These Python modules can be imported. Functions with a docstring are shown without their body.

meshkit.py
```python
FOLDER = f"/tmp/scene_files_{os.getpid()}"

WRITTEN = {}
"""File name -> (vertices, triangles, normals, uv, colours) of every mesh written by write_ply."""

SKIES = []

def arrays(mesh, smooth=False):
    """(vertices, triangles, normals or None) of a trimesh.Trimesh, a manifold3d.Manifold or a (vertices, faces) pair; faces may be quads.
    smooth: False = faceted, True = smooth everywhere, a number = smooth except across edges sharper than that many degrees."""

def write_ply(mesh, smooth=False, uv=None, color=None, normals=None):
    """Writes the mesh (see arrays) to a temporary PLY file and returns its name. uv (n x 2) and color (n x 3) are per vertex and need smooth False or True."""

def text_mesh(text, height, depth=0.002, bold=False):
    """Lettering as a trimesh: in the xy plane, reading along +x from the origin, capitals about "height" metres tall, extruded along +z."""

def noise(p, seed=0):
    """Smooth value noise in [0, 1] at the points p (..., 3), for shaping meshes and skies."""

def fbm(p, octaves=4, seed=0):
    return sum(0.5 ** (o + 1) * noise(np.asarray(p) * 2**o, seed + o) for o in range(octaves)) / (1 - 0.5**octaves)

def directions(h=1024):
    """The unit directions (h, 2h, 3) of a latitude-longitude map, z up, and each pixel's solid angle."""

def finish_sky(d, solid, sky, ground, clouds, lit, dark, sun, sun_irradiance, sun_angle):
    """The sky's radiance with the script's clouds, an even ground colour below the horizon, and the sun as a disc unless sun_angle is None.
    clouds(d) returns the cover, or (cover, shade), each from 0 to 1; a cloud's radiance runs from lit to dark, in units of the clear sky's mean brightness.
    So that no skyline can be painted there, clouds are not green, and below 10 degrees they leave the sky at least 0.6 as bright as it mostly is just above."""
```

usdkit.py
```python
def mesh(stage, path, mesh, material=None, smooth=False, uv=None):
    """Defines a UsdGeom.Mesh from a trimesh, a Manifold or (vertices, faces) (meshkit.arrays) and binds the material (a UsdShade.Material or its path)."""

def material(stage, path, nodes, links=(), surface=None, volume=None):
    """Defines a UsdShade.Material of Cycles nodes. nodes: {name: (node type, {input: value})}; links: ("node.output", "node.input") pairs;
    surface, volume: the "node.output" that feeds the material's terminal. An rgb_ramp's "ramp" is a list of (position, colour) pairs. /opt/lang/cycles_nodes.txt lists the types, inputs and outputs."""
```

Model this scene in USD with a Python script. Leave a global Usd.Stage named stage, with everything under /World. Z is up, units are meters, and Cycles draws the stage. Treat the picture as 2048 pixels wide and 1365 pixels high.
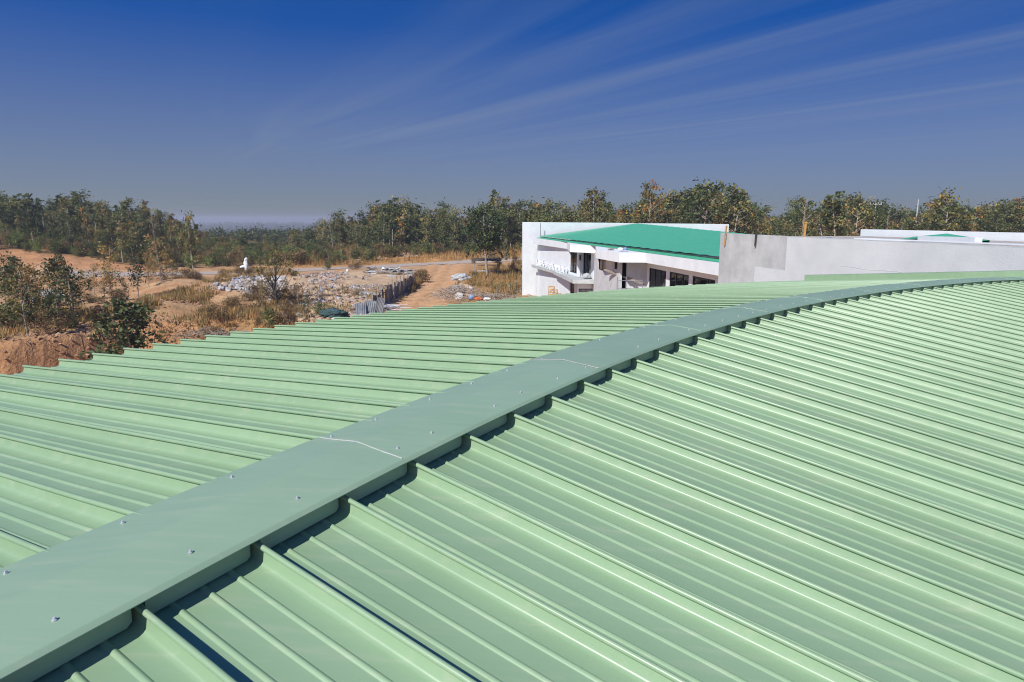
import math, random
import numpy as np
import trimesh
import shapely.geometry as sg
import usdkit, meshkit
from pxr import Usd, UsdGeom, UsdLux, UsdShade, Sdf, Gf, Vt

RNG = np.random.default_rng(7)
random.seed(7)
stage = Usd.Stage.CreateInMemory()
UsdGeom.SetStageUpAxis(stage, "Z")
UsdGeom.SetStageMetersPerUnit(stage, 1.0)
WORLD = UsdGeom.Xform.Define(stage, "/World")
stage.SetDefaultPrim(WORLD.GetPrim())

# ------------------------------------------------------------------ camera, sky, sun, exposure
EYE = np.array([0.0, 0.0, 9.0])
PITCH = math.degrees(math.atan((682.5 - 437.0) / 1365.0))
EXPOSURE = 0.08
cam = UsdGeom.Camera.Define(stage, "/World/camera")
cam.CreateHorizontalApertureAttr(36.0)
cam.CreateVerticalApertureAttr(24.0)
cam.CreateFocalLengthAttr(24.0)
cam.CreateClippingRangeAttr(Gf.Vec2f(0.05, 30000.0))
cam.CreateExposureAttr(EXPOSURE)
cam.AddTranslateOp().Set(Gf.Vec3d(*EYE))
cam.AddRotateXOp().Set(90.0 - PITCH)

SUN_AZ, SUN_EL = math.radians(214.0), math.radians(42.5)
mat = lambda name, *a, **k: usdkit.material(stage, "/World/Looks/" + name, *a, **k)

WIND = math.radians(-25.0)
M = lambda kind, **k: ("math", {"math_type": kind, **k})
sky_nodes = {
    "tc": ("texture_coordinate", {}),
    "lift": ("mapping", {"mapping_type": "point", "scale": (1.0, 1.0, 2.4), "location": (0.0, 0.0, 0.10)}),
    "nrm": ("vector_math", {"math_type": "normalize"}),
    "sky": ("sky_texture", {"sky_type": "single_scattering", "sun_disc": False, "sun_elevation": SUN_EL, "sun_rotation": SUN_AZ,
                            "altitude": 300.0, "air_density": 1.0, "aerosol_density": 1.0, "ozone_density": 4.0}),
    "sat": ("hsv", {"saturation": 1.35, "value": 1.35}),
    "hue": ("mix_color", {"blend_type": "multiply", "fac": 1.0, "b": (0.95, 0.76, 1.06)}),
    "sep": ("separate_xyz", {}),
    "hz": ("map_range", {"from_min": 0.0, "from_max": 0.25, "to_min": 1.0, "to_max": 0.0, "clamp": True}),
    "hp": M("power", value2=1.15),
    "haze": ("mix_color", {"blend_type": "mix", "b": (2.15, 2.50, 2.58)}),
    # thin cirrus: a noise drawn out along the wind, on a level sheet overhead
    "zo": M("subtract", value2=0.045), "zc": M("maximum", value2=0.03),
    "px": M("divide"), "py": M("divide"),
    "a1": M("multiply", value2=math.sin(WIND)), "a2": M("multiply", value2=math.cos(WIND)), "al": M("add"),
    "c1": M("multiply", value2=math.cos(WIND)), "c2": M("multiply", value2=math.sin(WIND)), "ac": M("subtract"),
    "als": M("multiply", value2=0.07), "acs": M("multiply", value2=1.15),
    "cv": ("combine_xyz", {"z": 3.7}),
    "n1": ("noise_texture", {"scale": 1.0, "detail": 6.0, "roughness": 0.54, "distortion": 1.1}),
    "r1": ("map_range", {"from_min": 0.38, "from_max": 0.80, "to_min": 0.0, "to_max": 1.0, "clamp": True}),
    "n2": ("noise_texture", {"scale": 0.5, "detail": 2.0}),
    "r2": ("map_range", {"from_min": 0.36, "from_max": 0.60, "to_min": 0.04, "to_max": 0.34, "clamp": True}),
    "low": ("map_range", {"from_min": 0.055, "from_max": 0.11, "clamp": True}), "cov2": M("multiply"), "bank": ("map_range", {"from_min": -0.1, "from_max": 1.5, "to_min": 0.05, "to_max": 1.0, "clamp": True}), "cov3": M("multiply"),
    "cov": M("multiply"),
    "mix": ("mix_color", {"blend_type": "mix", "b": (2.9, 3.5, 4.4)}),
    "bg": ("background_shader", {"strength": 0.09}),
}
mat("sky_look", sky_nodes, [
    ("tc.generated", "lift.vector"), ("lift.vector", "nrm.vector1"), ("nrm.vector", "sky.vector"), ("sky.color", "sat.color"), ("sat.color", "hue.a"),
    ("tc.generated", "sep.vector"), ("sep.z", "hz.value"), ("hz.result", "hp.value1"), ("hp.value", "haze.fac"), ("hue.result", "haze.a"),
    ("sep.z", "zo.value1"), ("zo.value", "zc.value1"), ("sep.x", "px.value1"), ("zc.value", "px.value2"), ("sep.y", "py.value1"), ("zc.value", "py.value2"),
    ("px.value", "a1.value1"), ("py.value", "a2.value1"), ("a1.value", "al.value1"), ("a2.value", "al.value2"),
    ("px.value", "c1.value1"), ("py.value", "c2.value1"), ("c1.value", "ac.value1"), ("c2.value", "ac.value2"),
    ("al.value", "als.value1"), ("ac.value", "acs.value1"), ("als.value", "cv.x"), ("acs.value", "cv.y"),
    ("cv.vector", "n1.vector"), ("n1.fac", "r1.value"), ("cv.vector", "n2.vector"), ("n2.fac", "r2.value"),
    ("r1.result", "cov.value1"), ("r2.result", "cov.value2"),
    ("cov.value", "cov2.value1"), ("sep.z", "low.value"), ("low.result", "cov2.value2"), ("ac.value", "bank.value"), ("bank.result", "cov3.value1"), ("cov2.value", "cov3.value2"), ("cov3.value", "mix.fac"), ("haze.result", "mix.a"), ("mix.result", "bg.color")], surface="bg.background")
dome = UsdLux.DomeLight.Define(stage, "/World/sky")
UsdShade.MaterialBindingAPI.Apply(dome.GetPrim()).Bind(UsdShade.Material.Get(stage, "/World/Looks/sky_look"))
dome.GetPrim().SetCustomDataByKey("label", "deep blue sky with thin streaks of cirrus, paler towards the horizon")
dome.GetPrim().SetCustomDataByKey("category", "sky")
dome.GetPrim().SetCustomDataByKey("kind", "structure")
sun = UsdLux.DistantLight.Define(stage, "/World/sun")
sun.CreateIntensityAttr(1.22)
sun.CreateAngleAttr(0.53)
sun.CreateColorAttr(Gf.Vec3f(1.0, 0.965, 0.91))
sun.CreateNormalizeAttr(True)
sun.AddRotateZOp().Set(180.0 - math.degrees(SUN_AZ))
sun.AddRotateXOp().Set(90.0 - math.degrees(SUN_EL))

# ------------------------------------------------------------------ helpers
USED = {}


def numbered(path):
    n = USED.get(path, 0)
    USED[path] = n + 1
    return path if n == 0 else f"{path}_{n:03d}"


def tag(p, label=None, cat=None, group=None, kind=None):
    p = p.GetPrim() if hasattr(p, "GetPrim") else p
    for k, v in (("label", label), ("category", cat), ("group", group), ("kind", kind)):
        if v:
            p.SetCustomDataByKey(k, v)
    return p


def thing(name, label, cat, loc=(0, 0, 0), rotz=0.0, group=None, scale=None):
    x = UsdGeom.Xform.Define(stage, numbered("/World/" + name))
    x.AddTranslateOp().Set(Gf.Vec3d(*map(float, loc)))
    x.AddRotateZOp().Set(float(math.degrees(rotz)))
    if scale is not None:
        x.AddScaleOp().Set(Gf.Vec3f(*map(float, np.broadcast_to(scale, 3))))
    return tag(x, label, cat, group)


def obj(name, mesh, look, parent=None, smooth=False, tint=None, label=None, kind=None):
    base = parent.GetPath().pathString if parent is not None else "/World"
    m = usdkit.mesh(stage, numbered(base + "/" + name), mesh, "/World/Looks/" + look, smooth)
    if tint is not None:
        UsdGeom.PrimvarsAPI(m).CreatePrimvar("tint", Sdf.ValueTypeNames.Color3fArray, "vertex").Set(Vt.Vec3fArray.FromNumpy(np.asarray(tint, np.float32)))
    return tag(m, label, None, None, kind)


def structure(name, mesh, look, label, cat, smooth=False, tint=None, kind="structure"):
    return tag(obj(name, mesh, look, None, smooth, tint), label, cat, None, kind)


class MB:
    """Collects simple solids; .mesh() joins them into one mesh."""

    def __init__(self):
        self.v, self.f, self.n = [], [], 0

    def add(self, v, f):
        v, f = np.asarray(v, float), np.asarray(f, int)
        self.v.append(v)
        self.f.append(f + self.n)
        self.n += len(v)
        return self

    def tm(self, m):
        return self.add(m.vertices, m.faces)

    def box(self, c, size, rz=0.0, m=None):
        b = trimesh.creation.box(size)
        t = trimesh.transformations.rotation_matrix(rz, [0, 0, 1]) if m is None else np.array(m, float)
        t[:3, 3] = c
        b.apply_transform(t)
        return self.tm(b)

    def bar(self, a, b, w, h=None):
        """A square bar from a to b."""
        a, b = np.asarray(a, float), np.asarray(b, float)
        d = b - a
        L = np.linalg.norm(d)
        d = d / L
        up = np.array([0, 0, 1.0]) if abs(d[2]) < 0.95 else np.array([1.0, 0, 0])
        s = np.cross(d, up)
        s /= np.linalg.norm(s)
        t = np.cross(s, d)
        m = np.eye(4)
        m[:3, 0], m[:3, 1], m[:3, 2] = d, s, t
        return self.box((a + b) / 2, (L, w, h or w), m=m)

    def tube(self, pts, radii, sides=6):
        p = np.asarray(pts, float)
        r = np.broadcast_to(radii, (len(p),))
        t = np.gradient(p, axis=0)
        t /= np.linalg.norm(t, axis=1, keepdims=True) + 1e-12
        a = np.cross(t, np.where(np.abs(t[:, 2:]) < 0.9, [0, 0, 1.0], [1.0, 0, 0]))
        a /= np.linalg.norm(a, axis=1, keepdims=True) + 1e-12
        b = np.cross(t, a)
        g = np.arange(sides) * 2 * np.pi / sides
        v = p[:, None] + r[:, None, None] * (np.cos(g)[None, :, None] * a[:, None] + np.sin(g)[None, :, None] * b[:, None])
        i, j = np.meshgrid(np.arange(len(p) - 1), np.arange(sides), indexing="ij")
        q = np.stack([i * sides + j, i * sides + (j + 1) % sides, (i + 1) * sides + (j + 1) % sides, (i + 1) * sides + j], -1).reshape(-1, 4)
        f = np.vstack([q[:, [0, 1, 2]], q[:, [0, 2, 3]]])
        e = (len(p) - 1) * sides
        cap = [[0, k + 1, k] for k in range(1, sides - 1)] + [[e, e + k, e + k + 1] for k in range(1, sides - 1)]
        return self.add(v.reshape(-1, 3), np.vstack([f, cap]))

    def prism(self, poly, z0, z1):
        if not isinstance(poly, sg.Polygon):
            poly = sg.Polygon(poly)
        m = trimesh.creation.extrude_polygon(poly, z1 - z0, engine="earcut")
        m.apply_translation((0, 0, z0))
        return self.tm(m)

    def mesh(self):
        return np.vstack(self.v), np.vstack(self.f)

    def build(self, name, look, parent=None, **k):
        return obj(name, self.mesh(), look, parent, **k)


def grid_faces(n, m):
    i, j = np.meshgrid(np.arange(n - 1), np.arange(m - 1), indexing="ij")
    a = (i * m + j).ravel()
    return np.stack([a, a + 1, a + m + 1, a + m], -1)


_p = math.radians(PITCH)
_F, _U = np.array([0, math.cos(_p), -math.sin(_p)]), np.array([0, math.sin(_p), math.cos(_p)])


def sight(x, y):
    """The direction of a point of the photograph, in its own pixels."""
    return _F + np.array([1.0, 0, 0]) * (x - 1024.0) / 1365.0 - _U * (y - 682.5) / 1365.0


def at(x, y, z=0.0):
    """Where that line of sight meets the level z."""
    v = sight(x, y)
    return EYE + v * ((z - EYE[2]) / v[2])


def atd(x, dist):
    """The plan point at that column, dist metres ahead."""
    v = sight(x, 437.0)
    return np.array([v[0] / v[1] * dist, dist])


def height_of(y, dist):
    """The level seen at row y, dist metres ahead (near the middle columns)."""
    v = sight(1024, y)
    return EYE[2] + v[2] / v[1] * dist


def sstep(a, b, x):
    t = np.clip((np.asarray(x, float) - a) / (b - a), 0, 1)
    return t * t * (3 - 2 * t)


# ------------------------------------------------------------------ materials
def noisy(name, c1, c2, scale=3.0, rough=0.8, bump=0.0, bscale=40.0, detail=6.0, spec=0.3, contrast=(0.35, 0.65), extra=None):
    nodes = {
        "g": ("geometry", {}),
        "n": ("noise_texture", {"scale": scale, "detail": detail, "roughness": 0.6}),
        "r": ("rgb_ramp", {"ramp": [(contrast[0], c1), (contrast[1], c2)]}),
        "p": ("principled_bsdf", {"roughness": rough, "specular_ior_level": spec}),
    }
    links = [("g.position", "n.vector"), ("n.fac", "r.fac"), ("r.color", "p.base_color")]
    if bump:
        nodes["nb"] = ("noise_texture", {"scale": bscale, "detail": 5.0})
        nodes["b"] = ("bump", {"strength": bump, "distance": 0.02})
        links += [("g.position", "nb.vector"), ("nb.fac", "b.height"), ("b.normal", "p.normal")]
    return mat(name, nodes, links, surface="p.BSDF")


def tinted(name, rough=0.8, translucent=0.0, vary=0.0, nscale=0.0, namount=0.35, bump=0.0, bscale=3.0, spec=0.2, dist=0.15):
    """A material whose colour comes from the mesh's own tint."""
    nodes = {"a": ("attribute", {"attribute": "tint"}), "p": ("principled_bsdf", {"roughness": rough, "specular_ior_level": spec})}
    links, src = [], "a.color"
    if vary:
        nodes["oi"] = ("object_info", {})
        nodes["mr"] = ("map_range", {"to_min": 1.0 - vary, "to_max": 1.0 + vary})
        nodes["hs"] = ("hsv", {})
        links += [("oi.random", "mr.value"), ("mr.result", "hs.value"), (src, "hs.color")]
        src = "hs.color"
    if nscale:
        nodes["g"] = ("geometry", {})
        nodes["n"] = ("noise_texture", {"scale": nscale, "detail": 8.0, "roughness": 0.65})
        nodes["nr"] = ("map_range", {"from_min": 0.25, "from_max": 0.75, "to_min": 1.0 - namount, "to_max": 1.0 + namount})
        nodes["mx"] = ("vector_math", {"math_type": "scale"})
        links += [("g.position", "n.vector"), ("n.fac", "nr.value"), (src, "mx.vector1"), ("nr.result", "mx.scale")]
        src = "mx.vector"
        if bump:
            nodes["n2"] = ("noise_texture", {"scale": bscale, "detail": 6.0, "roughness": 0.6})
            nodes["b"] = ("bump", {"strength": bump, "distance": dist})
            links += [("g.position", "n2.vector"), ("n2.fac", "b.height"), ("b.normal", "p.normal")]
    links.append((src, "p.base_color"))
    out = "p.BSDF"
    if translucent:
        nodes["t"] = ("translucent_bsdf", {})
        nodes["m"] = ("mix_closure", {"fac": translucent})
        links += [(src, "t.color"), ("p.BSDF", "m.closure1"), ("t.BSDF", "m.closure2")]
        out = "m.closure"
    return mat(name, nodes, links, surface=out)


def sheet_metal(name, c1, c2, rough=(0.28, 0.42), spec=0.5):
    nodes = {
        "g": ("geometry", {}),
        "n": ("noise_texture", {"scale": 1.3, "detail": 5.0, "roughness": 0.6}),
        "r": ("rgb_ramp", {"ramp": [(0.3, c1), (0.7, c2)]}),
        "sm": ("mapping", {"mapping_type": "point", "rotation": (0.0, 0.0, math.radians(32.3)), "scale": (0.9, 9.0, 6.0)}),
        "n2": ("noise_texture", {"scale": 2.2, "detail": 6.0, "roughness": 0.65}),
        "rr": ("map_range", {"from_min": 0.3, "from_max": 0.7, "to_min": rough[0], "to_max": rough[1]}),
        "dn": ("map_range", {"from_min": 0.52, "from_max": 0.78, "to_min": 0.0, "to_max": 0.26, "clamp": True}),
        "oi": ("object_info", {}), "ov": ("map_range", {"to_min": 0.955, "to_max": 1.045}), "oh": ("hsv", {}),
        "dm": ("mix_color", {"blend_type": "mix", "b": (0.52, 0.47, 0.38)}),
        "n3": ("noise_texture", {"scale": 170.0, "detail": 2.0}),
        "sp": ("map_range", {"from_min": 0.75, "from_max": 0.80, "to_min": 0.0, "to_max": 0.5, "clamp": True}),
        "sd": ("mix_color", {"blend_type": "mix", "b": (0.10, 0.09, 0.07)}),
        "n4": ("noise_texture", {"scale": 2.6, "detail": 1.0}),
        "b": ("bump", {"strength": 0.35, "distance": 0.014}),
        "p": ("principled_bsdf", {"specular_ior_level": spec}),
    }
    return mat(name, nodes, [
        ("g.position", "n.vector"), ("n.fac", "r.fac"), ("g.position", "sm.vector"), ("sm.vector", "n2.vector"), ("n2.fac", "rr.value"), ("rr.result", "p.roughness"),
        ("n2.fac", "dn.value"), ("dn.result", "dm.fac"), ("oi.random", "ov.value"), ("ov.result", "oh.value"), ("r.color", "oh.color"), ("oh.color", "dm.a"), ("g.position", "n3.vector"), ("n3.fac", "sp.value"), ("sp.result", "sd.fac"),
        ("dm.result", "sd.a"), ("sd.result", "p.base_color"), ("g.position", "n4.vector"), ("n4.fac", "b.height"), ("b.normal", "p.normal")], surface="p.BSDF")


sheet_metal("roof_green", (0.230, 0.352, 0.205), (0.254, 0.382, 0.228), (0.30, 0.44))
sheet_metal("cap_green", (0.240, 0.362, 0.240), (0.265, 0.390, 0.262), (0.30, 0.46), 0.45)
sheet_metal("far_roof_green", (0.062, 0.395, 0.215), (0.080, 0.435, 0.245), (0.4, 0.55))
noisy("screw_steel", (0.34, 0.37, 0.39), (0.5, 0.52, 0.55), 60, 0.4, spec=0.8)
noisy("sealant", (0.38, 0.42, 0.38), (0.52, 0.54, 0.50), 30, 0.7)
noisy("rubber_black", (0.02, 0.02, 0.022), (0.04, 0.04, 0.045), 30, 0.6)
noisy("white_paint", (0.67, 0.715, 0.725), (0.75, 0.795, 0.805), 0.9, 0.75, 0.15, 25)
noisy("plaster_wall", (0.53, 0.575, 0.575), (0.61, 0.655, 0.655), 0.7, 0.85, 0.25, 18)
noisy("concrete", (0.39, 0.42, 0.41), (0.52, 0.55, 0.54), 1.1, 0.9, 0.3, 12)
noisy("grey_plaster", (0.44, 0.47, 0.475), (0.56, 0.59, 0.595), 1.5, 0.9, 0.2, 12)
noisy("rough_concrete", (0.30, 0.27, 0.23), (0.52, 0.49, 0.44), 3.0, 0.95, 0.6, 14)
noisy("frame_black", (0.012, 0.012, 0.014), (0.02, 0.02, 0.022), 20, 0.4)
noisy("curtain", (0.50, 0.49, 0.45), (0.64, 0.63, 0.59), 2.0, 0.9)
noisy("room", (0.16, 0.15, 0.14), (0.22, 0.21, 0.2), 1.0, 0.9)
noisy("asphalt", (0.36, 0.30, 0.245), (0.47, 0.40, 0.33), 1.2, 0.95, 0.3, 9)
noisy("wood_yellow", (0.42, 0.24, 0.06), (0.55, 0.34, 0.10), 5, 0.8)
noisy("wood_orange", (0.38, 0.22, 0.075), (0.50, 0.31, 0.12), 5, 0.8)
noisy("wood_weathered", (0.20, 0.17, 0.14), (0.36, 0.31, 0.26), 4, 0.9, 0.3, 20)
noisy("rust_steel", (0.035, 0.033, 0.034), (0.07, 0.06, 0.055), 8, 0.7)
noisy("pipe_steel", (0.16, 0.17, 0.19), (0.26, 0.27, 0.30), 8, 0.5, spec=0.6)
noisy("corrugated_grey", (0.075, 0.07, 0.065), (0.21, 0.195, 0.18), 1.6, 0.75, 0.1, 8, spec=0.25)
noisy("corrugated_blue", (0.12, 0.135, 0.145), (0.25, 0.265, 0.275), 1.6, 0.6, 0.1, 8, spec=0.35)
noisy("blue_plastic", (0.16, 0.24, 0.38), (0.26, 0.36, 0.50), 3, 0.6)
noisy("dark_tarp", (0.02, 0.05, 0.05), (0.05, 0.09, 0.09), 2, 0.6)
noisy("grey_tarp", (0.33, 0.36, 0.36), (0.50, 0.52, 0.52), 2.5, 0.7, 0.4, 5)
noisy("thatch", (0.06, 0.05, 0.035), (0.13, 0.10, 0.07), 4, 0.95, 0.5, 10)
noisy("green_net", (0.16, 0.22, 0.18), (0.22, 0.30, 0.24), 4, 0.8)
noisy("orange_plastic", (0.5, 0.12, 0.03), (0.6, 0.17, 0.05), 4, 0.6)
noisy("white_plastic", (0.78, 0.79, 0.80), (0.84, 0.85, 0.86), 4, 0.45)
noisy("pole_concrete", (0.5, 0.5, 0.49), (0.62, 0.62, 0.6), 2, 0.9)
noisy("bark", (0.22, 0.18, 0.14), (0.44, 0.38, 0.31), 5.0, 0.95, 0.4, 9)
noisy("pale_bark", (0.30, 0.27, 0.23), (0.50, 0.46, 0.40), 3.0, 0.95, 0.4, 9)
noisy("dark_bark", (0.05, 0.04, 0.032), (0.12, 0.095, 0.07), 5.0, 0.95, 0.4, 9)
tinted("leaf", 0.55, 0.22, 0.22, spec=0.35)
tinted("grass", 0.85, 0.25)
tinted("rubble_look", 0.9, 0, 0, 6.0, 0.25, 0.4, 20.0, dist=0.05)
tinted("soil", 0.95, 0, 0, 0.55, 0.30, 0.9, 1.8, spec=0.1, dist=0.25)
mat("window_glass", {"f": ("fresnel", {"IOR": 1.55}), "t": ("transparent_bsdf", {"color": (0.72, 0.75, 0.74)}), "g": ("glossy_bsdf", {"color": (0.9, 0.95, 1.0), "roughness": 0.03}),
                     "m": ("mix_closure", {})}, [("f.fac", "m.fac"), ("t.BSDF", "m.closure1"), ("g.BSDF", "m.closure2")], surface="m.closure")

# ------------------------------------------------------------------ terrain
TRACK = np.array([(-10.2, 40.0), (-10.2, 72.0), (-10.3, 90.0), (-11.2, 110.0), (-12.2, 128.0), (-13.0, 139.0)])
ROADLINE = np.array([(-150.0, 88.0), (-95.0, 97.0), (-70.0, 106.0), (-52.0, 113.0), (-36.0, 121.0), (-28.0, 126.5), (-19.0, 135.0), (-10.0, 141.5), (2.0, 148.0), (25.0, 156.0)])
_track, _road = sg.LineString(TRACK), sg.LineString(ROADLINE)
BANK = np.array([(-90.0, 30.0), (-50.0, 43.0), (-36.4, 50.0), (-32.0, 58.0), (-24.0, 62.5), (-14.0, 60.5), (-4.0, 57.0), (30.0, 52.0)])


def line_dist(line, p):
    """Distance of the plan points p (n, 2) from a polyline."""
    best = np.full(len(p), 1e9)
    for a, b in zip(line[:-1], line[1:]):
        d = b - a
        t = np.clip(((p - a) @ d) / (d @ d), 0, 1)
        best = np.minimum(best, np.hypot(*(p - a - t[:, None] * d).T))
    return best


def fb(x, y, s, o=4, seed=0):
    return meshkit.fbm(np.stack([np.asarray(x) * s, np.asarray(y) * s, np.zeros_like(x) + 0.5], -1), o, seed) - 0.5


def terrain(x, y, detail=True):
    x, y = np.asarray(x, float), np.asarray(y, float)
    p = np.stack([x.ravel(), y.ravel()], -1)
    z = np.zeros_like(x)
    edge = np.interp(x, BANK[:, 0], BANK[:, 1])
    z -= 4.2 * sstep(0.3, 4.2, edge - y)
    z += 4.2 * sstep(-56, -92, x) * sstep(96, 124, y) * (1 - 0.8 * sstep(300, 600, y))
    z += 0.9 * sstep(140, 152, y) * sstep(-60, -35, x) * (1 - sstep(40, 70, x))
    z -= 26.0 * sstep(170, 1100, y) * (1 - 0.8 * sstep(30, 300, x))
    ratio = x / np.maximum(y, 1.0)
    z -= 12.0 * sstep(178, 380, y) * sstep(-0.05, -0.20, ratio) * sstep(-0.57, -0.45, ratio)
    # heaps of tipped earth
    for cx, cy, h, r in ((-40.5, 83, 1.7, 7.0), (-33.5, 78, 1.3, 6.0), (-34.5, 66, 0.9, 5.0), (-4.5, 84, 0.7, 4.5), (-3.0, 97, 0.8, 5.5), (-26, 118, 0.5, 6), (-22, 76, 0.7, 8), (-30, 96, 0.8, 9)):
        z += h * np.exp(-((x - cx) ** 2 + (y - cy) ** 2) / (r * r * 0.6))
    if detail:
        dr = np.minimum(line_dist(ROADLINE, p), line_dist(TRACK, p) + 1.2).reshape(x.shape)
        calm = sstep(3.5, 8.0, dr)
        near = 1 - sstep(220, 420, y)
        z += near * calm * (1.3 * fb(x, y, 0.07, 4, 3) + 0.55 * fb(x, y, 0.35, 3, 5))
        onbank = np.exp(-((edge - y - 2.2) / 2.4) ** 2)
        z += onbank * 1.1 * fb(x * 1.0, y * 0.12, 1.3, 3, 9)
        dt = line_dist(TRACK, p).reshape(x.shape)
        z += 0.09 * np.exp(-((dt - 0.0) / 0.45) ** 2) - 0.10 * np.exp(-((dt - 0.9) / 0.28) ** 2) + 0.10 * np.exp(-((dt - 2.6) / 0.5) ** 2)
    return z


def tz(x, y):
    return float(terrain(np.array([float(x)]), np.array([float(y)]))[0])


def axis(lo, hi, fine, step, far, grow=1.22):
    a = list(np.arange(lo, hi + 1e-6, step))
    v, s = a[-1], step
    while v < far[1]:
        s = min(s * grow, 400)
        v += s
        a.append(v)
    v, s = a[0], step
    while v > far[0]:
        s = min(s * grow, 400)
        v -= s
        a.insert(0, v)
    return np.array(a)


gx, gy = axis(-105, 22, 0, 0.62, (-6000, 6000)), axis(38, 160, 0, 0.62, (-900, 9000))
GX, GY = np.meshgrid(gx, gy, indexing="ij")
GZ = terrain(GX, GY)
gp = np.stack([GX.ravel(), GY.ravel()], -1)


def zone(c, w, poly=None, soft=2.0, f=None):
    global GC
    if poly is not None:
        P = sg.Polygon(poly)
        ring = np.array(P.exterior.coords)
        import shapely
        ins = shapely.contains_xy(P, gp[:, 0], gp[:, 1])
        dd = line_dist(ring, gp)
        f = np.where(ins, sstep(-soft, soft, dd), sstep(soft, -soft, dd))
    f = np.clip(f * w, 0, 1)[:, None]
    GC = GC * (1 - f) + np.asarray(c) * f


GN = fb(gp[:, 0], gp[:, 1], 0.12, 4, 21)
GN2 = fb(gp[:, 0], gp[:, 1], 0.6, 3, 22)
GC = np.broadcast_to(np.array((0.36, 0.225, 0.125)), (len(gp), 3)).copy()
zone((0.42, 0.29, 0.18), 0.8, f=sstep(-0.05, 0.15, GN))
zone((0.30, 0.155, 0.085), 0.75, f=sstep(0.02, 0.2, -GN2 + 0.4 * GN))
forest = np.maximum(sstep(138, 150, gp[:, 1] - 0.55 * np.clip(gp[:, 0] + 40, -200, 60)), sstep(-62, -80, gp[:, 0]) * sstep(112, 124, gp[:, 1]))
zone((0.115, 0.088, 0.045), 0.95, f=forest)
zone((0.05, 0.07, 0.045), 1.0, f=sstep(260, 420, gp[:, 1]))
edge_g = np.interp(gp[:, 0], BANK[:, 0], BANK[:, 1])
zone((0.42, 0.235, 0.125), 0.9, f=np.exp(-((edge_g - gp[:, 1] - 2.2) / 2.6) ** 2))
zone((0.40, 0.215, 0.115), 0.8, f=sstep(-52, -60, gp[:, 0]) * sstep(-104, -92, gp[:, 0]) * sstep(94, 100, gp[:, 1]) * sstep(126, 116, gp[:, 1]))
zone((0.43, 0.33, 0.235), 0.9, [at(430, 570)[:2], at(560, 553)[:2], at(830, 540)[:2], at(820, 580)[:2], at(740, 635)[:2], at(600, 650)[:2], at(520, 610)[:2]], 3.0)
zone((0.30, 0.185, 0.09), 0.7, [at(400, 615)[:2], at(600, 605)[:2], at(620, 650)[:2], at(560, 690)[:2], at(400, 690)[:2]], 3.0)
zone((0.19, 0.135, 0.065), 0.75, [at(-60, 640)[:2], at(160, 610)[:2], at(180, 640)[:2], at(0, 680)[:2], at(-80, 690)[:2]], 2.5)
dtr = line_dist(TRACK, gp)
zone((0.25, 0.16, 0.075), 0.85, f=sstep(-7.5, -5.5, gp[:, 0] + 2 * GN2) * sstep(60, 70, gp[:, 1]) * sstep(139, 132, gp[:, 1]) * sstep(24, 16, gp[:, 0]))
zone((0.45, 0.275, 0.155), 1.0, f=sstep(4.3, 3.2, dtr + 0.8 * GN2))
zone((0.50, 0.33, 0.21), 0.7, f=np.exp(-((dtr - 0.95) / 0.35) ** 2))
drd = line_dist(ROADLINE, gp)
zone((0.43, 0.29, 0.185), 0.85, f=sstep(8.0, 4.5, drd + 3 * GN2))
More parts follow.
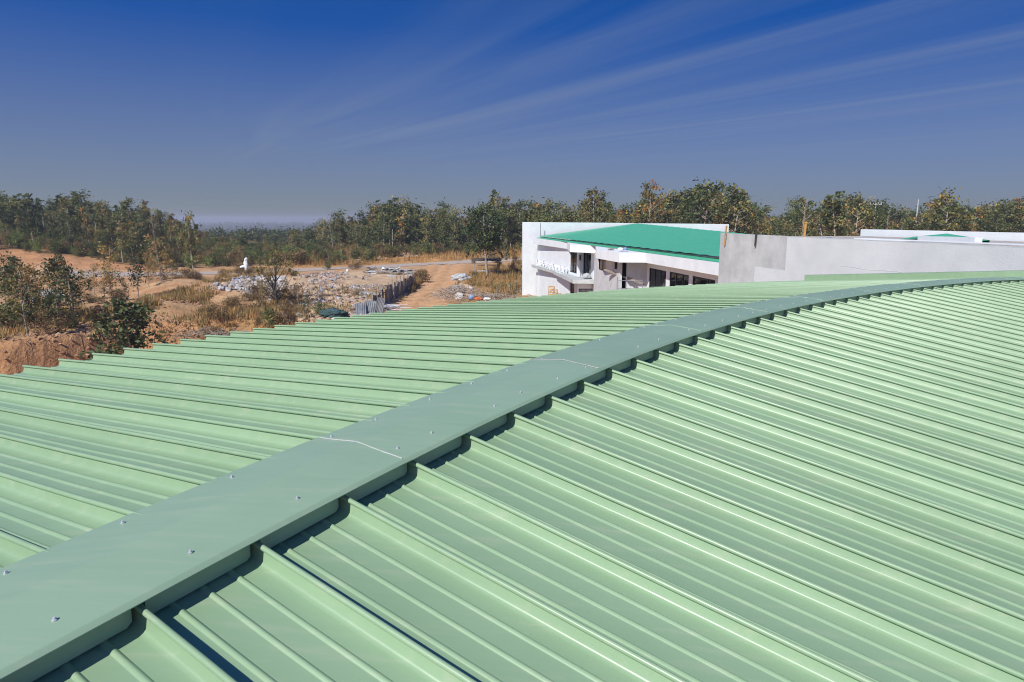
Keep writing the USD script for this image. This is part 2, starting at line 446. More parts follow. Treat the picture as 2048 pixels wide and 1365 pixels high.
zone((0.36, 0.21, 0.085), 0.75, f=sstep(138, 144, gp[:, 1] - 0.4 * gp[:, 0] - 4) * sstep(166, 154, gp[:, 1]) * sstep(-52, -40, gp[:, 0]) * sstep(20, 10, gp[:, 0]))
quads = grid_faces(len(gx), len(gy))
GC = np.clip(GC * (1.20, 1.14, 1.0), 0, 0.6)
structure("ground", (np.stack([GX.ravel(), GY.ravel(), GZ.ravel()], -1), quads[:, ::-1]), "soil",
          "bare orange earth with dry grass sloping away to a hazy plain", "ground", True, GC)


def strip(line, width, lift, jitter, step=1.5, cross=7):
    L = sg.LineString(line)
    s = np.arange(0, L.length, step)
    P = np.array([L.interpolate(k).coords[0] for k in s])
    T = np.gradient(P, axis=0)
    T /= np.linalg.norm(T, axis=1, keepdims=True)
    N = np.stack([-T[:, 1], T[:, 0]], -1)
    w = width / 2 + jitter * fb(s, s * 0, 0.3, 3, 31)
    w2 = width / 2 + jitter * fb(s, s * 0 + 9, 0.3, 3, 32)
    k = np.linspace(-1, 1, cross)
    off = np.where(k[None] < 0, k[None] * w[:, None], k[None] * w2[:, None])
    xy = P[:, None] + N[:, None] * off[..., None]
    z = terrain(xy[..., 0], xy[..., 1]) + lift
    v = np.concatenate([xy, z[..., None]], -1).reshape(-1, 3)
    return v, grid_faces(len(s), cross)[:, ::-1]


structure("road", strip(ROADLINE[2:], 6.4, 0.05, 2.4), "asphalt", "dusty pale grey road crossing in front of the forest edge", "road", True)

# ------------------------------------------------------------------ the near metal roof
RAZ = math.radians(32.3)
RD, RU = np.array([math.sin(RAZ), math.cos(RAZ), 0.0]), np.array([math.cos(RAZ), -math.sin(RAZ), 0.0])
PA = [-3.48673816e-05, 1.30793128e-03, 2.61569158e-05, -3.05267547e-02, -1.84449670e+00]
PZ = [-1.91559265e-05, 8.13658192e-04, -1.30709602e-02, 7.64524092e-02, -1.16214319e+00]
T_END, T_BEG = 18.2, -1.6


def _ext(c, t, lo, hi):
    t = np.asarray(t, float)
    k = np.clip(t, lo, hi)
    return np.polyval(c, k) + np.polyval(np.polyder(c), k) * (t - k)


def ridge_u(t):
    return _ext(PA, t, 1.3, 17.2)


def ridge_z(t):
    return EYE[2] + _ext(PZ, t, 1.0, 17.2)


def rp(t, u, z):
    t, u, z = np.broadcast_arrays(np.asarray(t, float), u, z)
    return t[..., None] * RD + u[..., None] * RU + z[..., None] * np.array([0, 0, 1.0])


SEAM, SLOPE_R, SLOPE_L, CAPW = 0.070, 0.192, 0.0665, 0.52


def z_right(t, u):
    return ridge_z(t) - SEAM - SLOPE_R * (u - ridge_u(t))


def z_left(t, u):
    return ridge_z(t) + 0.04 - SEAM - SLOPE_L * ((ridge_u(t) - 0.5) - u)


def eave_u(t):
    return ridge_u(t) - np.interp(t, [0, 8, 12, 16, 19], [5.03, 4.97, 4.82, 4.62, 4.55])


def profile(pitch, mirror=False):
    """One pan: from the foot of one seam, over three small ribs, up to the bead of the next seam."""
    pts = [(0.014, 0.010), (0.020, 0.003), (0.030, 0.0)]
    for k in (0.25, 0.5, 0.75):
        c, w, h = pitch * k, 0.0135, 0.0085
        pts += [(c - w, 0), (c - w * 0.75, h * 0.35), (c - w * 0.35, h * 0.9), (c, h), (c + w * 0.35, h * 0.9), (c + w * 0.75, h * 0.35), (c + w, 0)]
    e = pitch
    pts += [(e - 0.032, 0.0), (e - 0.018, 0.004), (e - 0.009, 0.011), (e - 0.001, 0.046), (e - 0.001, 0.050)]
    r, cx, cz = 0.0100, e - 0.0035, 0.0585
    pts += [(cx + r * math.cos(a), cz + r * math.sin(a)) for a in np.radians(np.linspace(232, -50, 10))]
    pts += [(e + 0.004, 0.048), (e + 0.012, 0.012)]
    p = np.array(pts)
    k = 2 * np.clip(p[:, 0] / pitch, 0, 1) - 1
    p[:, 1] += 0.0042 * (k * k - 0.35) * (np.abs(k) < 0.93) + 0.0042 * 0.52 * (np.abs(k) >= 0.93)
    return p


def pan(t0, pitch, side, nseg=16, seed=0):
    pr = profile(pitch)
    t = np.clip(t0 + pr[:, 0], T_BEG, T_END)
    v = np.linspace(0, 1, nseg)
    if side == "right":
        u0, u1 = ridge_u(t) - 0.10, ridge_u(t) + 5.6
        f = z_right
    else:
        u0, u1 = ridge_u(t) - CAPW + 0.06, eave_u(np.full_like(t, t0 + pitch / 2))
        f = z_left
    u = u0[:, None] * (1 - v) + u1[:, None] * v
    T = t[:, None] + 0.0016 * np.sin(u * 1.9 + 1.3 * np.round(t0 / pitch)) + 0.0011 * np.sin(u * 4.7 + 2.1 * np.round(t0 / pitch)) * (pr[:, :1] / pitch)
    flat = (pr[:, 1] < 0.02)[:, None]
    wob = (0.0020 * np.sin(u * 2.3 + seed * 1.7) + 0.0016 * np.sin(u * 5.1 + seed * 2.9)) * np.sin(math.pi * np.clip(pr[:, :1] / pitch, 0, 1)) * flat
    z = f(T, u) + pr[:, 1:] + wob
    q = grid_faces(*u.shape)
    return rp(T, u, z).reshape(-1, 3), (q if side == "right" else q[:, ::-1])


ROOF = thing("metal_roof", "long pale green standing seam metal roof with a curved ridge, filling the foreground", "roof")
B_R, S_R = 0.9576, 0.41
B_L, S_L = 1.2338 + 0.004, 0.2977
k0, k1 = int((T_BEG - B_R) / S_R), int((T_END - B_R) / S_R) + 1
for k in range(k0, k1):
    obj("roof_panel", pan(B_R + k * S_R, S_R, "right", 14, k), "roof_green", ROOF, smooth=50)
for k in range(int((T_BEG - B_L) / S_L), int((T_END - B_L) / S_L) + 1):
    obj("roof_panel", pan(B_L + k * S_L, S_L, "left", 12, k + 100), "roof_green", ROOF, smooth=50)
# closure plates under the right edge of the ridge cap, one between each two seams
for k in range(k0, k1):
    t0, t1 = B_R + k * S_R, B_R + (k + 1) * S_R
    if t1 > T_END:
        continue
    tt = np.array([t0 + 0.018, t1 - 0.040, t1 - 0.024, t1 - 0.024, t0 + 0.018])
    hh = np.array([0.010, 0.010, 0.022, 0.074, 0.074])
    uu = ridge_u(tt) - 0.016
    a, b = rp(tt, uu, z_right(tt, uu) + hh), rp(tt, uu - 0.012, z_right(tt, uu) + hh)
    n = len(tt)
    f = [[0, i + 1, i] for i in range(1, n - 1)] + [[n, n + i, n + i + 1] for i in range(1, n - 1)]
    f += [x for i in range(n) for x in ([i, (i + 1) % n, n + (i + 1) % n], [i, n + (i + 1) % n, n + i])]
    obj("closure_plate", (np.vstack([a, b]), f), "cap_green", ROOF)

CAP = np.array([(-CAPW - 0.012, 0.022), (-CAPW, 0.036), (-0.40, 0.0475), (-0.272, 0.0600), (-0.262, 0.0612), (-0.252, 0.0603), (-0.12, 0.0465), (0.004, 0.0335), (0.010, 0.031), (0.024, 0.0195),
                (0.024, 0.0165), (0.009, 0.027), (-0.262, 0.0575), (-CAPW + 0.002, 0.032), (-CAPW - 0.012, 0.019)])


def cap_piece(t0, t1, lift):
    t = np.arange(t0, t1 + 1e-6, (t1 - t0) / 12)
    T, c = np.broadcast_to(t[:, None], (len(t), len(CAP))), CAP[None]
    u = ridge_u(T) + c[..., 0]
    z = ridge_z(T) + c[..., 1] + lift + 0.0008 * np.sin(T * 9) * (c[..., 1] > 0.04)
    P = rp(T, u, z)
    n, m = u.shape
    i, j = np.meshgrid(np.arange(n - 1), np.arange(m), indexing="ij")
    q = np.stack([i * m + j, i * m + (j + 1) % m, (i + 1) * m + (j + 1) % m, (i + 1) * m + j], -1).reshape(-1, 4)[:, ::-1]
    return P.reshape(-1, 3), q


def cap_z(t, du):
    return ridge_z(t) + np.interp(du, CAP[:10, 0], CAP[:10, 1])


def screw_mesh(p, r, spin):
    m = MB()
    w = trimesh.creation.cylinder(r, 0.003, sections=12)
    w.apply_translation((0, 0, 0.0015))
    m.tm(w)
    h = trimesh.creation.cylinder(r * 0.58, 0.007, sections=6)
    h.apply_translation((0, 0, 0.006))
    m.tm(h)
    d = trimesh.creation.uv_sphere(r * 0.42, count=[4, 8])
    d.apply_scale((1, 1, 0.5))
    d.apply_translation((0, 0, 0.009))
    m.tm(d)
    v, f = m.mesh()
    c, s = math.cos(spin), math.sin(spin)
    return v @ np.array([[c, s, 0], [-s, c, 0], [0, 0, 1]]) + p, f


SCREW_R = [(118, 1247), (383, 1112), (593, 1005), (797, 903), (865, 872), (985, 807), (1046, 794), (1115, 763), (1170, 737), (1276, 703), (1319, 685)]
SCREW_L = [(5, 1138), (247, 1041), (463, 955), (661, 871), (750, 842), (858, 806), (943, 772), (1015, 745), (1082, 722), (1200, 680), (1290, 655)]


def cap_hit(px, py, du):
    v, lo, hi = sight(px, py), -2.0, 18.0
    for _ in range(50):
        t = (lo + hi) / 2
        k = t / (v @ RD)
        if (EYE + v * k) @ np.array([0, 0, 1.0]) < cap_z(t, du):
            lo = t
        else:
            hi = t
    return t


spots = []
for row, guess in ((SCREW_R, -0.075), (SCREW_L, -0.455)):
    for px, py in row:
        v = sight(px, py)
        best = min(((abs((v * (t / (v @ RD))) @ RU - ridge_u(t) - guess) + abs(EYE[2] + (v * (t / (v @ RD)))[2] - cap_z(t, guess)), t) for t in np.arange(-0.5, 12, 0.02)))
        spots.append((best[1], guess + RNG.uniform(-0.012, 0.012)))
for t in np.arange(5.9, 18, 0.41):
    spots += [(t + RNG.uniform(-0.03, 0.03), -0.075), (t + 0.2 + RNG.uniform(-0.03, 0.03), -0.455)]
JOINTS = [T_BEG, 0.2, 2.15, 4.10, 6.02, 7.80, 9.55, 11.4, 13.3, 15.2, 17.1, T_END]
for i, (a, b) in enumerate(zip(JOINTS[:-1], JOINTS[1:])):
    c = obj("ridge_cap", cap_piece(a - 0.04 if i else a, b, 0.0016 * (i % 2)), "cap_green", ROOF, smooth=25)
    for t, du in spots:
        if a <= t < b:
            obj("screw", screw_mesh(rp(t, ridge_u(t) + du, cap_z(t, du) + 0.0016 * (i % 2)), 0.0072, RNG.uniform(0, 3)), "screw_steel", c, smooth=30)
    if 0 < i:
        du = np.linspace(-CAPW + 0.01, 0.004, 26)
        w = (0.0042 if i < 4 else 0.0022) * (0.5 + meshkit.noise(np.stack([du * 30, du * 0 + i, du * 0], -1), i)) + 0.0 * meshkit.noise(np.stack([du * 30, du * 0 + i, du * 0], -1), i)
        tt = a - 0.038 + 0.0014 * np.sin(du * 25 + i)
        m = MB()
        for sgn in range(1):
            lo = rp(tt - w, ridge_u(tt) + du, cap_z(tt, du) + 0.0022)
            hi = rp(tt + w, ridge_u(tt) + du, cap_z(tt, du) + 0.0022)
            mid = rp(tt, ridge_u(tt) + du, cap_z(tt, du) + 0.0052)
            v = np.stack([lo, mid, hi], 1)
            m.add(v.reshape(-1, 3), np.vstack([g for g in (grid_faces(len(du), 3)[:, [0, 3, 2]], grid_faces(len(du), 3)[:, [0, 2, 1]])]))
        m.build("sealant_line", "sealant" if i < 4 else "cap_green", c, smooth=60)
# flashing along the far end of the roof
u = np.linspace(float(eave_u(T_END)) - 0.02, float(ridge_u(T_END)) + 5.6, 40)
T = np.full_like(u, T_END)
zz = np.where(u < ridge_u(T), z_left(T, u), z_right(T, u))
m = MB()
sec = [(0.0, 0.02), (0.0, 0.20), (0.16, 0.20), (0.16, -0.25)]
P = np.stack([rp(T + a + 0.002, u, zz + b) for a, b in sec], 1)
m.add(P.reshape(-1, 3), np.vstack([grid_faces(len(u), len(sec))[:, [0, 1, 2]], grid_faces(len(u), len(sec))[:, [0, 2, 3]]]))
m.build("end_flashing", "roof_green", ROOF)
# walls under the roof
tw = np.linspace(T_BEG + 0.3, T_END - 0.2, 24)
for f, inset, name in ((lambda t: eave_u(t) + 0.55, 0, "wall"), (lambda t: ridge_u(t) + 5.2, 0, "wall")):
    uu = f(tw)
    a = rp(tw, uu, tw * 0 - 4.6)
    top = np.where(uu < ridge_u(tw), z_left(tw, uu), z_right(tw, uu)) - 0.12
    b = rp(tw, uu, top)
    a2, b2 = rp(tw, uu + 0.2, tw * 0 - 4.6), rp(tw, uu + 0.2, top)
    P = np.stack([a, b, b2, a2], 1)
    q = grid_faces(len(tw), 4)
    obj(name, (P.reshape(-1, 3), q), "plaster_wall", ROOF)
for tt in (T_BEG + 0.1, T_END - 0.15):
    a, b = rp(tt, float(eave_u(tt)) + 0.55, -4.6), rp(tt, float(ridge_u(tt)) + 5.4, -4.6)
    pts = [(float(eave_u(tt)) + 0.55), float(ridge_u(tt)) - 0.26, float(ridge_u(tt)) + 5.4]
    zt = [float(z_left(tt, pts[0])) - 0.12, float(ridge_z(tt)) - 0.15, float(z_right(tt, pts[2])) - 0.12]
    lo = [rp(tt, x, -4.6) for x in pts]
    hi = [rp(tt, x, z) for x, z in zip(pts, zt)]
    v = np.array(lo + hi + [x + RD * 0.14 for x in lo] + [x + RD * 0.14 for x in hi])
    f = [[0, 1, 4], [0, 4, 3], [1, 2, 5], [1, 5, 4], [6, 10, 7], [6, 9, 10], [7, 11, 8], [7, 10, 11], [3, 4, 10], [3, 10, 9], [4, 5, 11], [4, 11, 10]]
    obj("wall", (v, f), "plaster_wall", ROOF)

# ------------------------------------------------------------------ the white two-storey building
def side_of(p0, p1):
    d = np.asarray(p1, float) - np.asarray(p0, float)
    L = np.hypot(*d)
    d /= L
    return d, np.array([-d[1], d[0]]), L          # along, to the left of it, length


def wall_panel(p0, p1, z0, z1, holes=(), th=0.18):
    """A wall from p0 to p1 whose outer face is the line p0-p1; its thickness lies to the left of that direction."""
    d, n, L = side_of(p0, p1)
    zt = np.broadcast_to(z1, 2)
    poly = sg.Polygon([(0, z0), (L, z0), (L, zt[1]), (0, zt[0])])
    for a, b, c, e in holes:
        poly = poly.difference(sg.box(a, c, b, e))
    out = MB()
    for g in getattr(poly, "geoms", [poly]):
        m = trimesh.creation.extrude_polygon(g, th, engine="earcut")
        v = m.vertices
        w = np.stack([p0[0] + d[0] * v[:, 0] + n[0] * v[:, 2], p0[1] + d[1] * v[:, 0] + n[1] * v[:, 2], v[:, 1]], -1)
        out.add(w, m.faces[:, ::-1])
    return out


def window(parent, p0, p1, a, b, z0, z1, mull, th=0.18, name="window", curtain=None):
    d, n, L = side_of(p0, p1)
    rot = math.atan2(d[1], d[0])
    P = lambda s, depth, z: (p0[0] + d[0] * s + n[0] * depth, p0[1] + d[1] * s + n[1] * depth, z)
    m, fr = MB(), 0.075
    dep = th * 0.4
    m.box(P((a + b) / 2, dep, z1 - fr / 2), (b - a - 0.004, 0.08, fr), rot)
    m.box(P((a + b) / 2, dep, z0 + fr / 2), (b - a - 0.004, 0.08, fr), rot)
    for s in (a + fr / 2 + 0.002, b - fr / 2 - 0.002):
        m.box(P(s, dep, (z0 + z1) / 2), (fr, 0.08, z1 - z0 - 2 * fr), rot)
    w = m.build(name, "frame_black", parent)
    edges = [a + fr] + list(a + (b - a) * (np.arange(1, mull + 1)) / (mull + 1)) + [b - fr]
    for s in edges[1:-1]:
        MB().box(P(s, dep, (z0 + z1) / 2), (0.05, 0.07, z1 - z0 - 2 * fr), rot).build("mullion", "frame_black", w)
    for s0, s1 in zip(edges[:-1], edges[1:]):
        MB().box(P((s0 + s1) / 2, dep, (z0 + z1) / 2), (s1 - s0 - 0.055, 0.008, z1 - z0 - 2 * fr), rot).build("pane", "window_glass", w)
    if curtain is not None:
        for s0, s1 in curtain:
            k = np.linspace(a + (b - a) * s0, a + (b - a) * s1, 22)
            wv = 0.30 + 0.05 * np.sin(np.arange(22) * 1.9)
            v = np.array([P(s, x, z) for s, x in zip(k, wv) for z in (z0 + 0.03, z1 - 0.03)])
            obj("curtain", (v, grid_faces(22, 2)), "curtain", w)
    return w


def along(p0, p1, px):
    """How far along p0-p1 the column px of the photograph crosses it."""
    d, n, L = side_of(p0, p1)
    v = sight(px, 437.0)
    k = v[0] / v[1]
    return (k * p0[1] - p0[0]) / (d[0] - k * d[1])


SCH = thing("white_building", "white two storey building with a bright green roof, black framed windows and zigzag eaves", "building")
WA, WB = np.array((2.95, 79.3)), np.array((5.50, 65.3))
WC = np.array((6.02, 62.3))
WD, WE = np.array((6.52, 62.55)), np.array((7.15, 59.55))
WF = np.array((7.48, 59.55))
WG = np.array((6.62, 55.2))
WH = np.array((7.40, 47.05))
WI = np.array((9.25, 46.85))
WJ = np.array((11.35, 33.3))


def holes_for(p0, p1, cols, z0, z1):
    return [(along(p0, p1, a), along(p0, p1, b), z0, z1) for a, b in cols]


def facade(p0, p1, z0, z1, wins, look="white_paint", th=0.18, name="wall"):
    hs = []
    for w in wins:
        hs += holes_for(p0, p1, [w[:2]], w[2], w[3])
    wall_panel(p0, p1, z0, z1, hs, th).build(name, look, SCH)
    for w, h in zip(wins, hs):
        if len(w) > 4:
            window(SCH, p0, p1, *h, w[4], th, curtain=w[5] if len(w) > 5 else None)


facade(WA, WB, 0.0, 6.12, [])
facade(WB, WC, 0.0, 6.12, [(1139.5, 1155, 3.98, 6.02, 1, [(0.0, 0.42)]), (1137.8, 1150.5, 0.7, 2.95, 1, [(0.1, 0.5)])])
facade(WC, WD, 0.0, 6.12, [], th=0.12)
facade(WD, WE, 0.0, 6.12, [(1166, 1183.5, 3.78, 5.98, 1)])
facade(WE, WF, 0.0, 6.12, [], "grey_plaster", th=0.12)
facade(WF, WG, 0.0, 6.12, [], th=0.12)
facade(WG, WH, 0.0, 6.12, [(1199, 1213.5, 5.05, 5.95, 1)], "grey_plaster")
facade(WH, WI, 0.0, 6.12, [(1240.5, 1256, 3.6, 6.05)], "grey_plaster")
facade(WI, WJ, 0.0, 6.12, [(1302, 1336.5, 3.72, 5.70, 2, [(0.05, 0.36), (0.4, 0.95)]), (1343.5, 1383, 3.72, 5.72, 2, [(0.05, 0.6)]), (1390.5, 1437, 3.72, 5.74, 2, [(0.05, 0.5)])])
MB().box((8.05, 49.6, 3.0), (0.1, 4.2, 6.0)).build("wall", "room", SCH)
# lower bay below the balcony
facade((5.75, 59.9), (7.0, 59.9), 0.0, 3.42, [(1160, 1189, 0.5, 2.9, 1)], "white_paint", th=0.12)
# the end wall towards the forest, standing up behind the roof as a parapet
EA, EB = np.array((1.22, 79.6)), np.array((26.2, 83.6))
wall_panel(EA, EB, 0.0, (8.58, 8.30), (), 0.25).build("end_wall", "white_paint", SCH)
# the eaves: a white slab edge that steps in and out
EAVES = np.array([(2.36, 79.0), (5.25, 65.6), (5.02, 59.6), (6.95, 57.3), (6.15, 50.2), (7.08, 45.4), (8.75, 45.2), (10.75, 33.4)])
inner = np.array([(12.6, 33.6), (10.4, 47.8), (9.4, 58.0), (7.4, 68.0), (4.4, 79.0)])
MB().prism(np.vstack([EAVES, inner]), 6.12, 6.76).build("eaves_slab", "white_paint", SCH)
# the balcony slab
SLAB = [(2.25, 79.0), (4.25, 69.8), (4.15, 69.3), (5.28, 58.9), (7.28, 58.6), (7.50, 59.4), (5.6, 65.3), (3.1, 79.0)]
MB().prism(SLAB, 3.45, 3.76).build("balcony_slab", "concrete", SCH)
# the green roof and its gutter
E0, E1 = np.array((3.10, 79.0, 6.98)), np.array((11.9, 30.0, 7.02))
R0, R1, R2 = np.array((14.8, 81.6, 8.38)), np.array((18.6, 60.6, 7.83)), np.array((21.6, 40.0, 7.3))
n = 60
e = E0 + (E1 - E0) * np.linspace(0, 1, n)[:, None]
r = np.stack([np.interp(np.linspace(0, 2, n), [0, 1, 2], [R0[i], R1[i], R2[i]]) for i in range(3)], -1)
r2 = r + np.array([9.0, 1.0, -1.2])
lines = []
for k in np.linspace(0, 1, 14):
    lines.append(e * (1 - k) + r * k)
P = np.stack(lines, 1)
rib = (np.arange(n) % 2 == 0)[:, None] * 0.035
P[..., 2] += rib
m = MB()
m.add(P.reshape(-1, 3), grid_faces(n, 14))
Q = np.stack([r, r2], 1)
m.add(Q.reshape(-1, 3), grid_faces(n, 2))
m.build("roof", "far_roof_green", SCH)
d2, n2, L2 = side_of(E0[:2], E1[:2])
g0, g1 = E0[:2] - n2 * 0.35, E1[:2] - n2 * 0.35
sg_ = np.linspace(0, 1, 40)
lo = np.stack([g0[0] + (g1[0] - g0[0]) * sg_, g0[1] + (g1[1] - g0[1]) * sg_, 6.775 + 0 * sg_], -1)
up = lo + np.array([n2[0] * 0.5, n2[1] * 0.5, 0.10])
Pg = np.stack([lo, up, up + np.array([n2[0] * 0.2, n2[1] * 0.2, 0.0]), up + np.array([n2[0] * 0.22, n2[1] * 0.22, -0.1])], 1)
obj("gutter", (Pg.reshape(-1, 3), grid_faces(40, 4)), "far_roof_green", SCH)
MB().bar((E0[0] + 0.25, E0[1], 6.86), (E1[0] + 0.25, E1[1], 6.86), 0.08, 0.16).build("fascia_board", "concrete", SCH)
MB().tube([(3.25, 79.2, 6.85), (3.25, 79.2, 8.45)], 0.035, 6).build("vent_pipe", "rust_steel", SCH)
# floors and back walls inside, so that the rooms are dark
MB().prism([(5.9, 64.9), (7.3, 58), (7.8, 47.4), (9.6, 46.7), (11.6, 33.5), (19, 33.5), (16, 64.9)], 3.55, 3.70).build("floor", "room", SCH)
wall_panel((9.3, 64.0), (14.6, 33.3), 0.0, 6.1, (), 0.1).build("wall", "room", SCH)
wall_panel((11.4, 33.3), (19.4, 33.3), 0.0, 7.0, (), 0.15).build("wall", "white_paint", SCH)
wall_panel((19.4, 33.3), (26.0, 83.0), 0.0, 6.4, (), 0.15).build("wall", "white_paint", SCH)
for x, y, z in ((6.28, 62.35, 5.45), (7.18, 52.0, 5.75), (7.33, 47.9, 5.72)):
    MB().box((x - 0.1, y - 0.1, z), (0.14, 0.14, 0.42)).box((x - 0.1, y - 0.1, z + 0.23), (0.2, 0.2, 0.05)).build("wall_lamp", "frame_black", SCH)

# ------------------------------------------------------------------ the grey and white block on the right
BLK = thing("concrete_block_building", "flat roofed building on the right, bare grey concrete at one end and white paint beyond", "building")
VA, VB = np.array((9.66, 32.0)), np.array((15.0, 6.0))
dV, nV, LV = side_of(VA, VB)
s1 = along(VA, VB, 1578)
s0 = along(VA, VB, 1516)
zt0, zt1 = 8.32, 8.27
cv = lambda s: VA + dV * s
wall_panel(cv(0.0), cv(0.22), -0.5, 8.34, (), 0.30).build("corner_pier", "concrete", BLK)
wall_panel(cv(0.22), cv(LV), -0.5, (zt0, zt1), (), 0.22).build("wall", "concrete", BLK)
off = -nV * 0.018
wall_panel(cv(s1) + off, cv(LV) + off, -0.4, (8.28, 8.24), (), 0.014).build("white_wall", "plaster_wall", BLK)
wall_panel(cv(s0) + off, cv(s1 - 0.003) + off, -0.4, 6.98, (), 0.014).build("white_wall", "plaster_wall", BLK)
st = along(VA, VB, 1690)
crk = MB()
pts = [(*(cv(s) - nV * 0.019), 7.38 + 0.02 * math.sin(s * 3) - 0.002 * s) for s in np.arange(st, LV - 1, 0.3)]
crk.tube(pts, 0.006, 4)
crk.build("wall_joint", "grey_plaster", BLK)
# top slab, the rough strip and the far parapet
topq = [cv(0.1) + nV * 0.22, cv(LV) + nV * 0.22, cv(LV) + nV * 8.2, cv(0.1) + nV * 7.4]
MB().prism(topq, 7.9, 8.16).build("roof_slab", "rough_concrete", BLK)
sA, sB = along(VA, VB, 1652), LV
MB().prism([cv(sA) + nV * 1.2, cv(sB) + nV * 1.2, cv(sB) + nV * 2.2, cv(sA) + nV * 1.6], 8.163, 8.30).build("kerb", "white_paint", BLK)
sC = along(VA, VB, 1775)
MB().prism([cv(sC) + nV * 0.5, cv(sB) + nV * 0.3, cv(sB) + nV * 1.1, cv(sC) + nV * 1.0], 8.163, 8.29).build("kerb", "rough_concrete", BLK)
pa0, pa1 = np.array((17.15, 34.0)), np.array((22.6, 7.0))
wall_panel(pa0, pa1, 7.0, 8.47, (), 0.2).build("parapet", "white_paint", BLK)
pk = lambda px, y, dist: (*atd(px, dist), height_of(y, dist))
hp, hl, hr = np.array(pk(1897, 467.5, 27.0)), np.array(pk(1838, 474.0, 28.5)), np.array(pk(1985, 481.0, 23.6))
nb = np.array([-1.2, -0.6, 0.0])
hipv = np.array([hp, hl + nb * 0.2, hr, hp + (0, 0, -0.5), hl + (0, 0, -0.5), hr + (0, 0, -0.5), hp + nb * 0.8 + (0, 0, -0.14), hl + nb + (0, 0, -0.10), hr + nb * 0.9 + (0, 0, -0.04)])
obj("skylight_roof", (hipv, [[1, 7, 6], [1, 6, 0], [0, 6, 8], [0, 8, 2], [4, 1, 0], [4, 0, 3], [3, 0, 2], [3, 2, 5], [7, 4, 3], [6, 3, 5], [7, 3, 6], [6, 5, 8]]), "far_roof_green", BLK)
kL, kR = np.array(pk(1846, 477.0, 26.2)), np.array(pk(1962, 480.5, 22.8))
MB().bar(kL, kR, 0.25, 0.16).build("kerb", "white_paint", BLK)
wall_panel((21.8, 7.2), (16.9, 33.9), -0.5, 7.0, (), 0.2).build("wall", "plaster_wall", BLK)
wall_panel((16.6, 32.9), (9.9, 32.0), -0.5, 8.1, (), 0.2).build("wall", "concrete", BLK)
wall_panel((15.2, 6.0), (22.0, 7.2), -0.5, 8.1, (), 0.2).build("wall", "plaster_wall", BLK)


def pole_thing(name, label, cat, a, b, w, look):
    a, b = np.asarray(a, float), np.asarray(b, float)
    m = MB().bar(a, b, w, w)
    k = a + (b - a) * 0.93
    m.bar(k, k + np.array([0, 0, 0.04]), w * 1.35, w * 1.35)
    return tag(m.build(name, look), label, cat)


def onwall(px, y, depth=0.06):
    s = along(VA, VB, px)
    p = cv(s) - nV * depth
    return np.array([p[0], p[1], height_of(y, p[1])])


pole_thing("timber_stick", "weathered yellow timber stick fixed to the left end of the grey wall", "stick", onwall(1454, 491), onwall(1456.5, 452), 0.055, "wood_orange")
pole_thing("steel_post", "dark steel post fixed to the grey concrete wall", "post", onwall(1516, 493), onwall(1517, 457), 0.06, "rust_steel")
q = onwall(1605, 470, -0.12)
pole_thing("timber_post", "bright yellow timber post standing on top of the wall", "post", (q[0], q[1], 8.2), (q[0], q[1] - 0.05, height_of(444, q[1])), 0.07, "wood_yellow")
q = onwall(1647, 475, -0.3)
tag(MB().box((q[0], q[1], 8.22), (0.22, 0.16, 0.12)).box((q[0], q[1], 8.30), (0.14, 0.1, 0.06)).build("paint_can_lid", "blue_plastic"), "small blue box lying on top of the white wall", "box")

# ------------------------------------------------------------------ things about the white building
def chair_mesh():
    m = MB()
    for sx in (-1, 1):
        m.bar((sx * 0.19, -0.19, 0), (sx * 0.17, -0.17, 0.36), 0.03)
        m.bar((sx * 0.19, 0.19, 0), (sx * 0.16, 0.21, 0.68), 0.03)
        m.bar((sx * 0.18, -0.18, 0.52), (sx * 0.17, 0.19, 0.54), 0.035)
        m.bar((sx * 0.18, -0.18, 0.36), (sx * 0.18, -0.18, 0.52), 0.03)
    return m


for i in range(9):
    t = thing("plastic_chair", ["farthest of the small white chairs lined up on the balcony ledge", "second farthest small white chair on the balcony ledge", "third small white chair from the far end of the ledge",
                                "fourth small white chair from the far end of the ledge", "middle chair of the nine white ones on the balcony ledge", "fourth small white chair from the near end of the ledge",
                                "third small white chair from the near end of the ledge", "second nearest small white chair on the balcony ledge", "nearest small white chair on the ledge, beside the black window"][i], "chair",
              (3.02 + i * 0.272, 76.6 - i * 1.36, 3.76), [1.2, 1.5, 1.0, 1.9, 1.4, 1.1, 1.7, 1.3, 0.8][i], "white chairs along the balcony ledge")
    chair_mesh().build("frame", "white_plastic", t)
    MB().box((0, 0, 0.36), (0.36, 0.38, 0.03)).build("seat", "white_plastic", t)
    bk = MB()
    for x in (-0.1, 0.0, 0.1):
        bk.bar((x, 0.195, 0.38), (x, 0.21, 0.66), 0.05, 0.02)
    bk.bar((-0.17, 0.21, 0.67), (0.17, 0.21, 0.67), 0.05, 0.03)
    bk.build("backrest", "white_plastic", t)


def lumpy(c, size, seed, sub=3, amp=0.35, freq=2.0):
    s = trimesh.creation.icosphere(subdivisions=sub)
    v = s.vertices * (1 + amp * (meshkit.fbm(s.vertices * freq + 7 * seed, 3, seed) - 0.5)[:, None] * 2)
    v[:, 2] = np.maximum(v[:, 2], -0.55)
    return v * np.asarray(size) + np.asarray(c), s.faces


